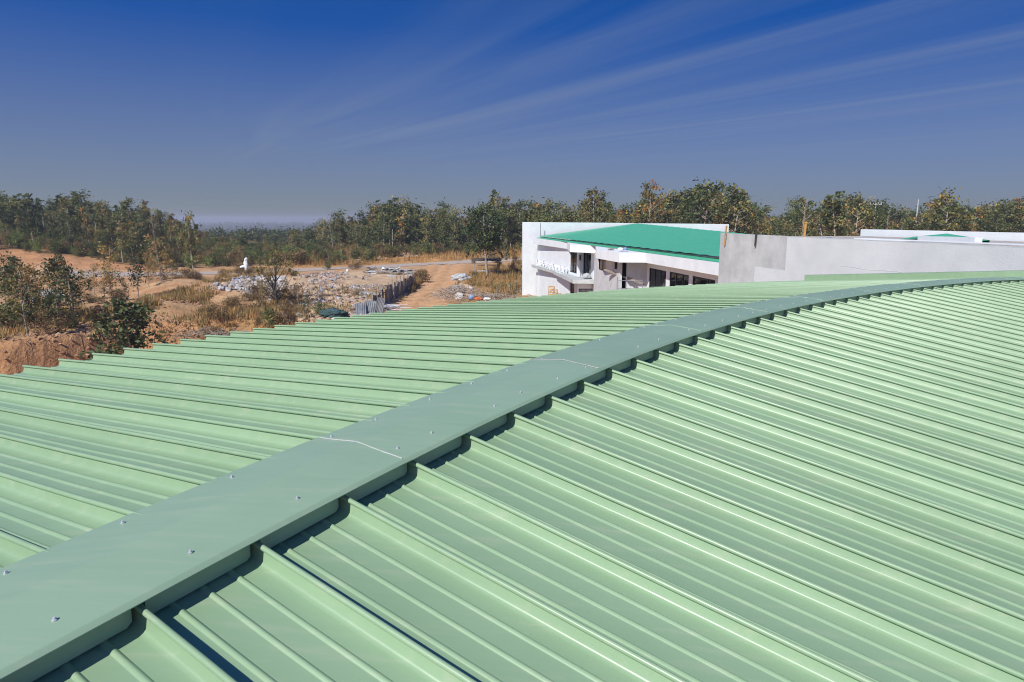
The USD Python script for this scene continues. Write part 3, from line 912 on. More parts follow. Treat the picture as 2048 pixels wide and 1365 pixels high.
tag(obj("cloth_bundle", lumpy((6.55, 60.0, 3.98), (0.36, 0.4, 0.3), 3), "grey_tarp", smooth=True), "grey sheet bundled in front of the upstairs glass door", "bundle")
tag(obj("sack", lumpy((7.45, 47.2, 6.90), (0.20, 0.36, 0.13), 5), "white_plastic", smooth=True), "white sack left on the eaves of the white building", "sack")
tag(obj("plastic_bag", lumpy((7.72, 46.9, 6.93), (0.14, 0.26, 0.13), 8), "blue_plastic", smooth=True), "blue plastic bag beside the white sack on the eaves", "bag")
m = MB()
for i in range(5):
    a = np.array([6.75 + 0.13 * i, 48.6 + 0.2 * math.sin(i * 2), 6.80 + 0.02 * i])
    m.bar(a, a + np.array([0.45 * math.cos(i), 0.45 * math.sin(i * 1.7), 0.03]), 0.07, 0.04)
tag(m.build("timber_offcuts", "wood_weathered"), "small heap of timber offcuts on the eaves left of the white sack", "offcuts")
pk2 = lambda px, y, dist: np.array((*atd(px, dist), height_of(y, dist)))
m = MB().bar(pk2(1212, 540.0, 49.3), pk2(1293, 569, 45.3), 0.2, 0.1)
tag(m.build("timber_plank", "wood_weathered"), "long pale plank sloping across the recess of the white building", "plank")
SC = thing("scaffold", "steel pipe scaffold standing in the shaded recess of the white building", "scaffold")
for i, px in enumerate((1238, 1256, 1275, 1290)):
    p = atd(px, 45.4 - 0.25 * (i % 2))
    MB().tube([(p[0], p[1], 0.0), (p[0], p[1], [5.15, 5.2, 4.95, 4.95][i])], 0.028, 6).build("upright", "pipe_steel", SC)
for z in (3.0, 3.9, 4.4, 4.92):
    a, b = atd(1238, 45.35), atd(1290, 45.1)
    MB().tube([(a[0], a[1], z), (b[0], b[1], z)], 0.024, 6).build("ledger", "pipe_steel", SC)
for k in range(3):
    a, b = atd((1238, 1256, 1275)[k], 45.3), atd((1256, 1275, 1290)[k], 45.2)
    MB().tube([(a[0], a[1], 3.05), (b[0], b[1], 4.4)], 0.02, 6).build("brace", "pipe_steel", SC)
for i in range(3):
    px, D = (1105, 1115, 1125)[i], (71.0, 69.6, 68.2)[i]
    p = atd(px, D)
    t = thing("timber_rack", ["orange timber rack against the white wall, far one of three", "orange timber rack against the white wall, middle one of three", "orange timber rack against the white wall, nearest of three"][i], "timber rack",
              (p[0], p[1], 0.0), -0.2 + 0.1 * i, "orange timber racks leaning on the white wall")
    h = (2.05, 1.85, 1.6)[i]
    for s in (-1, 1):
        MB().bar((s * 0.33, 0, 0), (s * 0.33, 0.1, h), 0.10, 0.06).build("post", "wood_orange", t)
    for z in (0.3, h * 0.55, h - 0.08):
        MB().bar((-0.28, 0.01 + 0.1 * z / h, z), (0.28, 0.01 + 0.1 * z / h, z), 0.06, 0.12).build("rail", "wood_orange", t)
    MB().bar((-0.26, 0.04, h * 0.62), (0.26, 0.09, h - 0.2), 0.05, 0.09).build("brace", "wood_orange", t)
    ring = trimesh.creation.annulus(0.14, 0.24, 0.06, sections=18)
    ring.apply_transform(trimesh.transformations.rotation_matrix(math.pi / 2, [1, 0, 0]))
    ring.apply_translation((0, -0.03, h * 0.75))
    obj("ring", ring, "wood_orange", t)

# ------------------------------------------------------------------ trees
DARK, MID, OLIVE, YELLOW, ORANGE, BROWN, LIME = (np.array(c) for c in ((.062, .090, .032), (.112, .144, .043), (.190, .182, .056), (.340, .245, .063), (.430, .210, .048), (.270, .175, .082), (.175, .230, .044)))


def leaves(centers, n, spread, size, pal, wts, rng, flat=0.6):
    """Leaf-sized quads strewn about the clump centres, each with a colour of its own."""
    centers = np.asarray(centers, float)
    k = rng.integers(0, len(centers), n)
    sp = np.broadcast_to(spread, (len(centers),))[k]
    p = centers[k] + rng.normal(0, 1, (n, 3)) * sp[:, None] * np.array([1, 1, 0.75])
    nor = rng.normal(0, 1, (n, 3)) + np.array([0, 0, flat])
    nor /= np.linalg.norm(nor, axis=1, keepdims=True)
    a = np.cross(nor, rng.normal(0, 1, (n, 3)))
    a /= np.linalg.norm(a, axis=1, keepdims=True)
    b = np.cross(nor, a)
    s = size * rng.uniform(0.6, 1.3, n)[:, None]
    v = np.stack([p - a * s, p - b * s * 0.55, p + a * s, p + b * s * 0.55], 1)
    clump = rng.choice(len(pal), (len(centers),), p=wts)
    own = rng.choice(len(pal), n, p=wts)
    ci = np.where(rng.random(n) < 0.6, clump[k], own)
    col = np.asarray(pal)[ci] * rng.uniform(0.65, 1.35, (n, 1))
    i = np.arange(n)[:, None] * 4
    f = np.vstack([i + [0, 1, 2], i + [0, 2, 3]])
    return v.reshape(-1, 3), f, np.repeat(col, 4, 0)


def tree_parts(rng, h, r, base, width, clumps, n, leaf, pal, wts, spread=None, lean=0.04, topw=0.5, limb_up=0.25):
    m = MB()
    zs = np.linspace(0, h * 0.93, 7)
    bend = rng.normal(0, lean * h, 2)
    xy = np.stack([bend[0] * (zs / h) ** 2 + 0.02 * h * np.sin(zs / h * 5 + bend[1]), bend[1] * (zs / h) ** 2], -1)
    m.tube(np.column_stack([xy, zs]), r * (1 - 0.82 * zs / h) , 6)
    cs, sp = [], []
    for i in range(clumps):
        q = base + (1 - base) * (i + rng.random()) / clumps
        z = h * q
        env = math.sin(math.pi * min(1, max(0.12, (q - base) / (1 - base) * 0.72 + 0.10))) ** 0.6
        rad = width * env * rng.uniform(0.25, 1.0)
        g = rng.uniform(0, 2 * math.pi)
        tx = np.array([np.interp(z, zs, xy[:, 0]), np.interp(z, zs, xy[:, 1]), z])
        c = tx + np.array([rad * math.cos(g), rad * math.sin(g), 0.0])
        zo = max(h * base * 0.7, z - rad * (0.5 + limb_up) - 0.2)
        o = np.array([np.interp(zo, zs, xy[:, 0]), np.interp(zo, zs, xy[:, 1]), zo])
        if rad > 0.12 * width:
            mid = (o + c) / 2 + np.array([0, 0, -0.08 * rad])
            m.tube([o, mid, c], [r * 0.34, r * 0.22, r * 0.07], 4)
        cs.append(c)
        sp.append((spread or width * 0.27) * rng.uniform(0.6, 1.3))
    return m, (leaves(cs, n, np.array(sp), leaf, pal, wts, rng) if n else None), cs


TREES = {}


def make_tree(key, name, look, seed, part="crown", **k):
    rng = np.random.default_rng(seed)
    m, lv, _ = tree_parts(rng, **k)
    c = stage.CreateClassPrim("/World/" + key)
    base = c.GetPath().pathString
    usdkit.mesh(stage, base + "/trunk", m.mesh(), "/World/Looks/" + look, 60)
    if lv is not None:
        g = usdkit.mesh(stage, base + "/" + part, (lv[0], lv[1]), "/World/Looks/leaf")
        UsdGeom.PrimvarsAPI(g).CreatePrimvar("tint", Sdf.ValueTypeNames.Color3fArray, "vertex").Set(Vt.Vec3fArray.FromNumpy(lv[2].astype(np.float32)))
    TREES[key] = (name, base, k["h"])


def put(key, x, y, h, label, cat, group=None, rz=None, wide=1.0, z=None, name=None):
    nm, base, h0 = TREES[key]
    s = h / h0
    t = thing(name or nm, label, cat, (x, y, (tz(x, y) if z is None else z) - 0.12 * s), RNG.uniform(0, 6.28) if rz is None else rz, group, (s * wide, s * wide, s))
    t.GetReferences().AddInternalReference(base)
    t.SetInstanceable(True)
    return t


A = np.array
for i in range(3):
    make_tree(f"proto_dark_{i}", "forest_tree", "bark", 10 + i, h=10.0, r=0.16, base=0.30, width=1.6 + 0.3 * i, clumps=24, n=1450, leaf=0.21, pal=[DARK, MID, OLIVE], wts=[.42, .38, .20])
    make_tree(f"proto_olive_{i}", "forest_tree", "pale_bark", 20 + i, h=10.0, r=0.14, base=0.30, width=1.45 + 0.3 * i, clumps=20, n=1000, leaf=0.22, pal=[MID, OLIVE, YELLOW, BROWN], wts=[.40, .33, .12, .15])
    make_tree(f"proto_teak_{i}", "teak_tree", "pale_bark", 30 + i, h=10.0, r=0.12, base=0.24, width=1.3 + 0.3 * i, clumps=16, n=700, leaf=0.24, pal=[OLIVE, YELLOW, ORANGE, BROWN, MID], wts=[.34, .18, .11, .15, .22])
for i in range(2):
    make_tree(f"proto_slim_{i}", "forest_tree", "pale_bark", 40 + i, h=11.0, r=0.13, base=0.55, width=1.1, clumps=11, n=520, leaf=0.27, pal=[MID, OLIVE, DARK], wts=[.45, .25, .30])
    make_tree(f"proto_bare_{i}", "bare_tree", "bark", 50 + i, h=9.0, r=0.12, base=0.40, width=1.6, clumps=26, n=60, leaf=0.16, pal=[BROWN, ORANGE], wts=[.7, .3])
    make_tree(f"proto_young_{i}", "young_tree", "bark", 60 + i, h=5.0, r=0.06, base=0.30, width=0.95, clumps=20, n=860, leaf=0.105, pal=[DARK * 0.7, MID * 0.7, OLIVE * 0.7, YELLOW * 0.8], wts=[.46, .36, .12, .06])
    make_tree(f"proto_autumn_{i}", "young_tree", "bark", 70 + i, h=6.0, r=0.07, base=0.28, width=1.15, clumps=22, n=760, leaf=0.115, pal=[OLIVE, YELLOW, ORANGE, BROWN], wts=[.30, .25, .25, .20])
    make_tree(f"proto_sprig_{i}", "sapling", "bark", 80 + i, h=4.0, r=0.04, base=0.45, width=0.55, clumps=12, n=30, leaf=0.12, pal=[BROWN, OLIVE, YELLOW], wts=[.6, .2, .2])
    make_tree(f"proto_scrub_{i}", "shrub", "dark_bark", 90 + i, h=1.8, r=0.03, base=0.12, width=1.2, clumps=22, n=1000, leaf=0.085, pal=[BROWN, A((.11, .055, .032)), OLIVE, YELLOW], wts=[.48, .30, .14, .08], part="foliage", spread=0.30, limb_up=0.8)
    make_tree(f"proto_bush_{i}", "bush", "dark_bark", 95 + i, h=2.2, r=0.04, base=0.10, width=1.2, clumps=20, n=900, leaf=0.11, pal=[DARK, MID, LIME, OLIVE], wts=[.35, .35, .15, .15], part="foliage", spread=0.32, limb_up=0.8)
make_tree("proto_lime", "bush", "pale_bark", 101, h=2.6, r=0.04, base=0.15, width=1.1, clumps=16, n=620, leaf=0.11, pal=[LIME, MID, A((.14, .2, .03))], wts=[.5, .2, .3], part="foliage", spread=0.33)
make_tree("proto_mango", "broad_tree", "bark", 103, h=10.0, r=0.22, base=0.42, width=2.9, clumps=34, n=3600, leaf=0.20, pal=[A((.022, .040, .013)), DARK, MID], wts=[.45, .40, .15], spread=0.62)
make_tree("proto_bigleaf", "leafy_tree", "bark", 107, h=4.2, r=0.06, base=0.06, width=1.15, clumps=30, n=2300, leaf=0.115, pal=[DARK * 0.8, MID * 0.8, A((.09, .14, .04))], wts=[.5, .35, .15], spread=0.30)
make_tree("proto_forked", "sparse_tree", "dark_bark", 109, h=5.4, r=0.15, base=0.22, width=1.9, clumps=34, n=950, leaf=0.12, pal=[BROWN, OLIVE, LIME, YELLOW], wts=[.40, .28, .14, .18], spread=0.26, limb_up=0.9)
make_tree("proto_far", "forest", "bark", 113, h=8.0, r=0.14, base=0.25, width=2.4, clumps=14, n=420, leaf=0.40, pal=[DARK, MID, OLIVE, BROWN], wts=[.5, .3, .12, .08], spread=0.8)

SKY_X = [-60, 0, 30, 60, 100, 145, 180, 210, 240, 270, 300, 330, 365, 400, 430, 470, 500, 540, 580, 610, 640, 680, 700, 722, 750, 783, 810, 833, 860, 882, 910, 940, 965, 985, 1005, 1022, 1050, 1080, 1105, 1130, 1160, 1190, 1220, 1250, 1275, 1300, 1318, 1335, 1380, 1410, 1440, 1465, 1500, 1535, 1565, 1600, 1640, 1670, 1700, 1720, 1750, 1790, 1830, 1865, 1890, 1920, 1945, 1970, 2000, 2040, 2110]
SKY_Y = [372, 376, 386, 389, 397, 374, 388, 405, 402, 396, 408, 424, 432, 452, 459, 462, 466, 464, 458, 450, 440, 420, 436, 426, 402, 395, 404, 400, 414, 406, 418, 424, 412, 381, 398, 394, 402, 401, 412, 408, 404, 383, 394, 408, 404, 370, 388, 384, 380, 369, 380, 374, 408, 418, 414, 398, 404, 388, 392, 395, 392, 410, 414, 404, 386, 398, 400, 412, 397, 388, 390]


def skyline(px):
    return np.interp(px, SKY_X, SKY_Y)


KIND_WORDS = {"dark": "dark green tree", "olive": "olive green tree", "teak": "orange leaved teak tree", "slim": "tall slim tree", "bare": "bare grey tree"}
PLACES = [(60, "at the left edge of the left hillside forest"), (140, "on the left hillside above the culvert"), (230, "on the left hillside above the orange slope"), (345, "at the right end of the left hillside forest"),
          (440, "in the dip left of the white figure"), (540, "in the dip behind the white figure"), (640, "in the low forest behind the white rubble"), (740, "in the belt behind the three thin saplings"),
          (840, "in the belt above the board heap"), (930, "in the belt above the dirt track"), (1046, "in the belt behind the broad dark tree"), (1180, "behind the left end of the bright green roof"),
          (1300, "behind the peak of the bright green roof"), (1440, "behind the right half of the bright green roof"), (1600, "behind the grey concrete wall"), (1713, "behind the left end of the white wall"),
          (1850, "near the power pole behind the white parapet"), (1970, "behind the green skylight roof"), (9999, "at the right edge behind the white parapet")]


def forest_row(px0, px1, count, d0, d1, drop, kinds, wts, row, rng):
    for i in range(count):
        px = px0 + (px1 - px0) * (i + rng.uniform(0.1, 0.9)) / count
        D = rng.uniform(d0, d1)
        ytop = skyline(px) + rng.uniform(*drop)
        x, y = atd(px, D)
        z = tz(x, y)
        h = height_of(ytop, D) - z
        if h < 3.0:
            continue
        kind = kinds[rng.choice(len(kinds), p=wts)]
        key = f"proto_{kind}_{rng.integers(0, 2 if kind in ('slim', 'bare') else 3)}"
        place = next(w for lim, w in PLACES if px < lim)
        lab = f"{KIND_WORDS[kind]} {row} {place}"
        put(key, x, y, h, lab, "tree", lab.replace("tree", "trees", 1), rng.uniform(0, 6.28), rng.uniform(0.85, 1.3) * min(1.0, 9.5 / h + 0.25), z)


fr = np.random.default_rng(5)
K, W = ["dark", "olive", "teak", "slim", "bare"], [.30, .30, .19, .15, .06]
forest_row(-40, 345, 26, 150, 175, (-4, 14), K, W, "against the sky", fr)
forest_row(-40, 350, 22, 132, 150, (10, 34), K, [.32, .32, .20, .14, .02], "halfway up", fr)
forest_row(-40, 350, 18, 122, 134, (38, 70), K, [.28, .32, .26, .12, .02], "in front", fr)
forest_row(330, 640, 18, 165, 200, (0, 16), ["dark", "olive", "teak"], [.5, .35, .15], "against the sky", fr)
forest_row(330, 640, 18, 142, 160, (12, 40), ["dark", "olive", "teak"], [.40, .35, .25], "in front", fr)
forest_row(640, 1046, 26, 170, 195, (-3, 16), K, [.36, .30, .17, .14, .03], "against the sky", fr)
forest_row(625, 1046, 22, 156, 170, (14, 40), K, [.34, .32, .22, .10, .02], "in front", fr)
forest_row(1040, 2090, 64, 150, 185, (-3, 20), K, [.48, .30, .08, .12, .02], "against the sky", fr)
forest_row(1040, 2090, 48, 125, 148, (14, 42), K, [.42, .34, .14, .08, .02], "in front", fr)

# trees that can be told apart
p = at(974, 552)
put("proto_mango", p[0], p[1], 10.6, "broad dark green tree standing over the dirt track, left of the white building", "tree")
for px, by, ty, key, lab, cat, wd in (
    (745, 504, 418, "proto_teak_1", "golden brown teak tree at the forest edge, directly above the corrugated fence", "tree", 0.9),
    (800, 500, 396, "proto_olive_2", "tall pale forked tree with thin foliage at the forest edge, left of the dirt track", "tree", 1.0),
    (886, 496, 405, "proto_dark_1", "dark tree with a pale straight trunk above the top of the dirt track", "tree", 0.9),
    (985, 500, 380, "proto_slim_0", "tallest slim tree behind the broad dark tree", "tree", 0.9),
    (1190, 500, 381, "proto_olive_0", "tall grey green tree rising over the white parapet, left of the roof peak", "tree", 0.9),
    (1300, 500, 366, "proto_teak_2", "tall orange leaved tree directly above the peak of the bright green roof", "tree", 0.8),
    (1408, 500, 366, "proto_dark_2", "biggest dark tree rising behind the right half of the bright green roof", "tree", 1.2),
    (1468, 500, 372, "proto_dark_0", "dark tree rising behind the bare grey concrete wall", "tree", 1.1),
    (1606, 500, 392, "proto_bare_1", "bare grey tree showing against the sky above the yellow timber post", "tree", 1.1),
    (1672, 500, 386, "proto_slim_1", "slim pale tree rising between the bare grey tree and the power pole", "tree", 1.2),
    (1892, 500, 386, "proto_olive_1", "tall thin crowned tree behind the green skylight roof", "tree", 1.1),
):
    D = 128.0 if px > 1040 else at(px, by)[1]
    x, y = atd(px, D)
    z = tz(x, y)
    put(key, x, y, height_of(ty, D) - z, lab, cat, None, None, wd, z)

NEAR = [  # column, row of the foot, row of the top, kind, width, label
    (14, 617, 536, "proto_young_0", 1.2, "dark young tree at the left edge of the picture"),
    (40, 655, 560, "proto_autumn_1", 1.0, "young tree beside the grass strip at the far left"),
    (56, 672, 532, "proto_young_1", 1.0, "thin young tree with a pale forked stem at the far left"),
    (88, 640, 545, "proto_autumn_0", 1.0, "thin brownish young tree left of the concrete culvert"),
    (117, 648, 525, "proto_young_0", 1.1, "leaning young tree in front of the concrete culvert"),
    (151, 654, 516, "proto_young_1", 1.25, "tallest of the dark young trees right of the culvert"),
    (163, 617, 540, "proto_autumn_1", 1.0, "small brownish tree behind the dark one, right of the culvert"),
    (226, 605, 484, "proto_autumn_0", 1.0, "slender tree with orange leaves standing alone on the orange slope"),
    (277, 595, 482, "proto_young_0", 0.9, "thin dark tree on the bank below the road, left of the orange crowned one"),
    (320, 568, 470, "proto_autumn_1", 1.3, "round crowned tree with orange and green leaves beside the road"),
    (345, 560, 500, "proto_young_1", 1.1, "small green tree right of the orange crowned one by the road"),
    (386, 568, 430, "proto_olive_1", 0.75, "tall slender olive tree standing on the near side of the road"),
    (365, 678, 622, "proto_autumn_0", 0.8, "small yellow leaved sapling just above the roof edge"),
    (466, 664, 602, "proto_sprig_0", 1.6, "pale crooked sapling beside the lime green bush"),
    (492, 617, 540, "proto_sprig_1", 0.6, "single bare dark stem in front of the white rubble"),
    (556, 617, 500, "proto_forked", 1.0, "dark forked tree with sparse brown leaves in front of the rubble"),
    (527, 640, 560, "proto_autumn_1", 0.7, "small leafy sapling left of the forked tree's trunk"),
    (600, 642, 544, "proto_sprig_0", 0.8, "tall dark bare sapling right of the forked tree"),
    (612, 640, 590, "proto_young_1", 1.1, "small dark green sapling in front of the rubble"),
    (639, 628, 562, "proto_sprig_1", 2.0, "bare spreading sapling in the middle of the rubble"),
    (694, 610, 560, "proto_sprig_0", 0.9, "thin bare sapling at the right of the rubble, left of the fence"),
    (658, 537, 504, "proto_sprig_1", 0.8, "first of three thin saplings beside the road, the leftmost"),
    (683, 536, 480, "proto_sprig_0", 0.6, "middle one of the three thin saplings beside the road"),
    (702, 543, 484, "proto_sprig_1", 0.5, "right one of the three thin saplings beside the road, nearest the planks"),
    (935, 545, 487, "proto_slim_1", 0.8, "thin pole like tree left of the broad dark tree"),
    (947, 541, 492, "proto_slim_0", 0.7, "thin tree just left of the shelter"),
    (1000, 547, 480, "proto_teak_0", 0.8, "pale trunked tree with brown leaves right of the shelter"),
    (1014, 540, 468, "proto_olive_0", 0.7, "slim tree beside the corner of the white building"),
    (1028, 545, 490, "proto_autumn_0", 0.8, "small brown tree against the left edge of the white building"),
]
for px, by, ty, key, wd, lab in NEAR:
    x, y, _ = at(px, by)
    z = tz(x, y)
    y2 = y * (EYE[2] - z) / EYE[2]
    x2 = x * y2 / y
    z = tz(x2, y2)
    put(key, x2, y2, max(1.0, height_of(ty, y2) - z), lab, "tree", None, None, wd, z)
p = atd(229, 51.0)
put("proto_bigleaf", p[0], p[1], height_of(603, 51.0) - tz(*p), "dense dark green leafy tree rising behind the edge of the metal roof", "tree", None, 0.6, 1.15)

er = np.random.default_rng(77)
for i in range(7):
    px, by = er.uniform(-5, 190), er.uniform(600, 660)
    x, y, _ = at(px, by)
    put(["proto_young_0", "proto_young_1", "proto_autumn_0"][i % 3], x, y, er.uniform(3.6, 5.6), "young tree in the crowded grove at the far left", "tree", "young trees crowded in the grove at the far left", None, er.uniform(0.9, 1.3))
for i in range(9):
    px, by = er.uniform(180, 330), er.uniform(572, 620)
    x, y, _ = at(px, by)
    put(["proto_young_0", "proto_sprig_1", "proto_autumn_1"][i % 3], x, y, er.uniform(1.8, 4.0), "thin young tree scattered on the orange slope", "tree", "thin young trees scattered on the orange slope", None, er.uniform(0.8, 1.1))
BUSH = [(75, 650, 1.5, "proto_bush_0", 1.3, "dark bush under the young trees at the far left"), (100, 640, 2.2, "proto_bush_1", 1.2, "bright green bush below the concrete culvert"),
        (20, 655, 2.0, "proto_bush_0", 1.6, "wide dark bush at the left edge of the picture"), (140, 655, 1.2, "proto_bush_1", 1.4, "low bush at the foot of the tall young tree"),
        (445, 652, 2.6, "proto_lime", 1.0, "lime green bush just above the roof edge"), (655, 541, 1.6, "proto_bush_0", 0.8, "small dark bush beside the three thin saplings"),
        (640, 632, 1.1, "proto_bush_1", 1.2, "green weed among the rubble near the roof"), (540, 640, 1.6, "proto_bush_1", 0.9, "leafy green bush under the forked tree"),
        (590, 556, 1.0, "proto_bush_0", 1.0, "low green weed at the back of the rubble"), (310, 690, 1.0, "proto_bush_0", 1.2, "small dark bush at the roof edge right of the dense leafy tree"),
        (950, 556, 1.0, "proto_bush_1", 1.2, "low green weed beside the grey tarpaulin"), (375, 520, 1.4, "proto_bush_1", 1.6, "green bush on the far side of the road below the dip"),
        (215, 560, 1.3, "proto_scrub_0", 1.1, "brown shrub on the orange slope"), (300, 615, 1.0, "proto_bush_0", 0.9, "small dark weed on the bare slope")]
for px, by, h, key, wd, lab in BUSH:
    x, y, _ = at(px, by)
    put(key, x, y, h, lab, "bush", None, None, wd)
sr = np.random.default_rng(11)
cnt = 0
for px0, px1, y0, y1, num, where in ((415, 500, 606, 650, 9, "around the lime green bush"), (500, 600, 606, 650, 16, "around the trunk of the forked tree"), (450, 600, 645, 672, 6, "along the roof edge below the forked tree"), (380, 470, 655, 690, 5, "along the roof edge left of the lime green bush"), (330, 400, 560, 590, 8, "below the grey road"),
                              (440, 520, 540, 556, 8, "around the white figure"), (650, 720, 535, 545, 5, "about the three thin saplings"), (836, 845, 560, 572, 2, "at the far end of the corrugated fence"), (930, 1035, 505, 545, 14, "around the shelter"), (0, 130, 640, 672, 6, "under the young trees at the far left"), (180, 260, 600, 640, 6, "behind the dense leafy tree")):
    for i in range(num):
        px, py = sr.uniform(px0, px1), sr.uniform(y0, y1)
        x, y, _ = at(px, py)
        put(f"proto_scrub_{sr.integers(0, 2)}", x, y, sr.uniform(0.7, 1.7), f"low reddish brown dry shrub {where}", "shrub", f"low reddish brown dry shrubs {where}", None, sr.uniform(0.8, 1.4))
        cnt += 1

# the mass of forest beyond, and the hazy wooded plain
fa = np.random.default_rng(17)


def scatter(path, key, xy, h, label, cat, rng, sink=0.3):
    """Copies past counting, as one object."""
    xy, h = np.asarray(xy), np.asarray(h)
    z = terrain(xy[:, 0], xy[:, 1]) - sink
    keys = [key] if isinstance(key, str) else key
    pi = UsdGeom.PointInstancer.Define(stage, path)
    rel = []
    for k in keys:
        pr = UsdGeom.Xform.Define(stage, path + "/" + TREES[k][0])if len(keys) == 1 else UsdGeom.Xform.Define(stage, numbered(path + "/" + TREES[k][0]))
        pr.GetPrim().GetReferences().AddInternalReference(TREES[k][1])
        rel.append(pr.GetPath())
    pi.CreatePrototypesRel().SetTargets(rel)
    which = rng.integers(0, len(keys), len(h))
    s = h / np.array([TREES[k][2] for k in keys])[which]
    a = rng.uniform(0, math.pi, len(h))
    pi.CreatePositionsAttr(Vt.Vec3fArray.FromNumpy(np.column_stack([xy, z]).astype(np.float32)))
    pi.CreateOrientationsAttr(Vt.QuathArray([Gf.Quath(float(math.cos(q)), 0.0, 0.0, float(math.sin(q))) for q in a]))
    w = s * rng.uniform(0.8, 1.3, len(h))
    pi.CreateScalesAttr(Vt.Vec3fArray.FromNumpy(np.column_stack([w, w, s]).astype(np.float32)))
    pi.CreateProtoIndicesAttr(Vt.IntArray([int(q) for q in which]))
    return tag(pi, label, cat, None, "stuff")


px, D = fa.uniform(-60, 2130, 900), fa.uniform(172, 330, 900)
xy1 = np.stack([atd(a, b) for a, b in zip(px, D)])
h1 = np.array([height_of(skyline(a) + c, b) for a, b, c in zip(px, D, fa.uniform(18, 48, 900))]) - terrain(xy1[:, 0], xy1[:, 1])
ok = (h1 > 4) & (h1 < 26)
D2 = 330 * (4200 / 330) ** fa.random(5200)
px2 = np.where(fa.random(5200) < 0.35, fa.uniform(-150, 2200, 5200), fa.uniform(280, 700, 5200))
xy2 = np.stack([atd(a, b) for a, b in zip(px2, D2)])
h2 = fa.uniform(6, 12, 5200) * (1 + D2 / 3000)
scatter("/World/distant_forest", "proto_far", np.vstack([xy1[ok], xy2]), np.r_[h1[ok], h2], "hazy mass of forest running away to the flat horizon", "forest", fa)
# undergrowth that closes the forest floor
ux, uD = fa.uniform(-80, 1060, 2600), fa.uniform(118, 185, 2600)
uxy = np.stack([atd(a, b) for a, b in zip(ux, uD)])
ur = line_dist(ROADLINE, uxy)
keep = (ur > 7) & (uxy[:, 1] > np.interp(uxy[:, 0], ROADLINE[:, 0], ROADLINE[:, 1])) & ((uxy[:, 0] < -62) | (ur > 13)) & ~((uxy[:, 0] > -104) & (uxy[:, 0] < -60) & (uxy[:, 1] < 119))
uxy = uxy[keep]
scatter("/World/undergrowth", ["proto_bush_0", "proto_bush_1", "proto_scrub_0", "proto_autumn_0", "proto_autumn_1", "proto_young_1", "proto_lime", "proto_young_0"], uxy, fa.uniform(0.7, 2.7, len(uxy)), "tangled green and brown undergrowth between the forest trunks", "undergrowth", fa, 0.1)
ux, uD = fa.uniform(1040, 2120, 900), fa.uniform(112, 180, 900)
uxy = np.stack([atd(a, b) for a, b in zip(ux, uD)])


# ------------------------------------------------------------------ on the ground
def ground_at(px, py):
    """The terrain point seen at that place of the photograph."""
    v = sight(px, py)
    lo, hi = 30.0, 30.0
    while hi < 400 and (EYE + v * hi / v[1])[2] > tz(*(EYE + v * hi / v[1])[:2]):
        lo, hi = hi, hi + 2.0
    for _ in range(14):
        k = (lo + hi) / 2
        p = EYE + v * k / v[1]
        if p[2] > tz(p[0], p[1]):
            lo = k
        else:
            hi = k
    p = EYE + v * hi / v[1]
    return np.array([p[0], p[1], tz(p[0], p[1])])


gr = np.random.default_rng(23)


def corrugated(w, h, waves, rng, amp=0.018):
    n = waves * 4 + 1
    x = np.linspace(-w / 2, w / 2, n)
    y = amp * np.sin(np.linspace(0, 2 * np.pi * waves, n))
    top = h + rng.uniform(-0.02, 0.02) + 0.02 * rng.normal(size=n) * 0
    v = []
    for z in (0.0, h * 0.5, 1.0 * h):
        v.append(np.column_stack([x, y + 0.02 * math.sin(z * 3 + rng.uniform(0, 3)), np.full(n, z)]))
    v = np.vstack(v)
    f = grid_faces(3, n)
    return np.vstack([v, v + np.array([0, 0.004, 0])]), np.vstack([f, f[:, ::-1] + len(v)])


def placed(mesh, R, c):
    v, f = mesh
    return np.asarray(v) @ np.asarray(R).T + np.asarray(c), f


def rotz(a):
    c, s = math.cos(a), math.sin(a)
    return np.array([[c, -s, 0], [s, c, 0], [0, 0, 1]])


def rotx(a):
    c, s = math.cos(a), math.sin(a)
    return np.array([[1, 0, 0], [0, c, -s], [0, s, c]])


def roty(a):
    c, s = math.cos(a), math.sin(a)
    return np.array([[c, 0, s], [0, 1, 0], [-s, 0, c]])


FN = thing("corrugated_fence", "ragged fence of upright grey corrugated sheets along the left side of the dirt track", "fence")
f0, f1 = ground_at(748, 626), ground_at(830, 572)
f0, f1 = f0[:2], f1[:2]
L = np.hypot(*(f1 - f0))
fd = (f1 - f0) / L
ang = math.atan2(fd[1], fd[0])
s = 0.0
i = 0
while s < L:
    w = gr.uniform(0.7, 1.0)
    c = f0 + fd * (s + w / 2)
    h = gr.uniform(1.25, 2.0)
    if i not in (4,):
        R = rotz(ang + gr.uniform(-0.06, 0.06)) @ rotx(gr.uniform(-0.08, 0.08)) @ roty(gr.uniform(-0.05, 0.05))
        obj("sheet", placed(corrugated(w, h, 6, gr), R, (c[0], c[1], tz(*c) - 0.05)), "corrugated_grey" if i % 4 else "corrugated_blue", FN)
    s += w * 0.97
    i += 1
for k in np.linspace(0, L, 11):
    c = f0 + fd * k - np.array([-fd[1], fd[0]]) * -0.12
    MB().bar((c[0], c[1], tz(*c) - 0.1), (c[0] + gr.uniform(-0.08, 0.08), c[1], tz(*c) + gr.uniform(2.0, 2.7)), 0.12).build("post", "wood_weathered", FN)
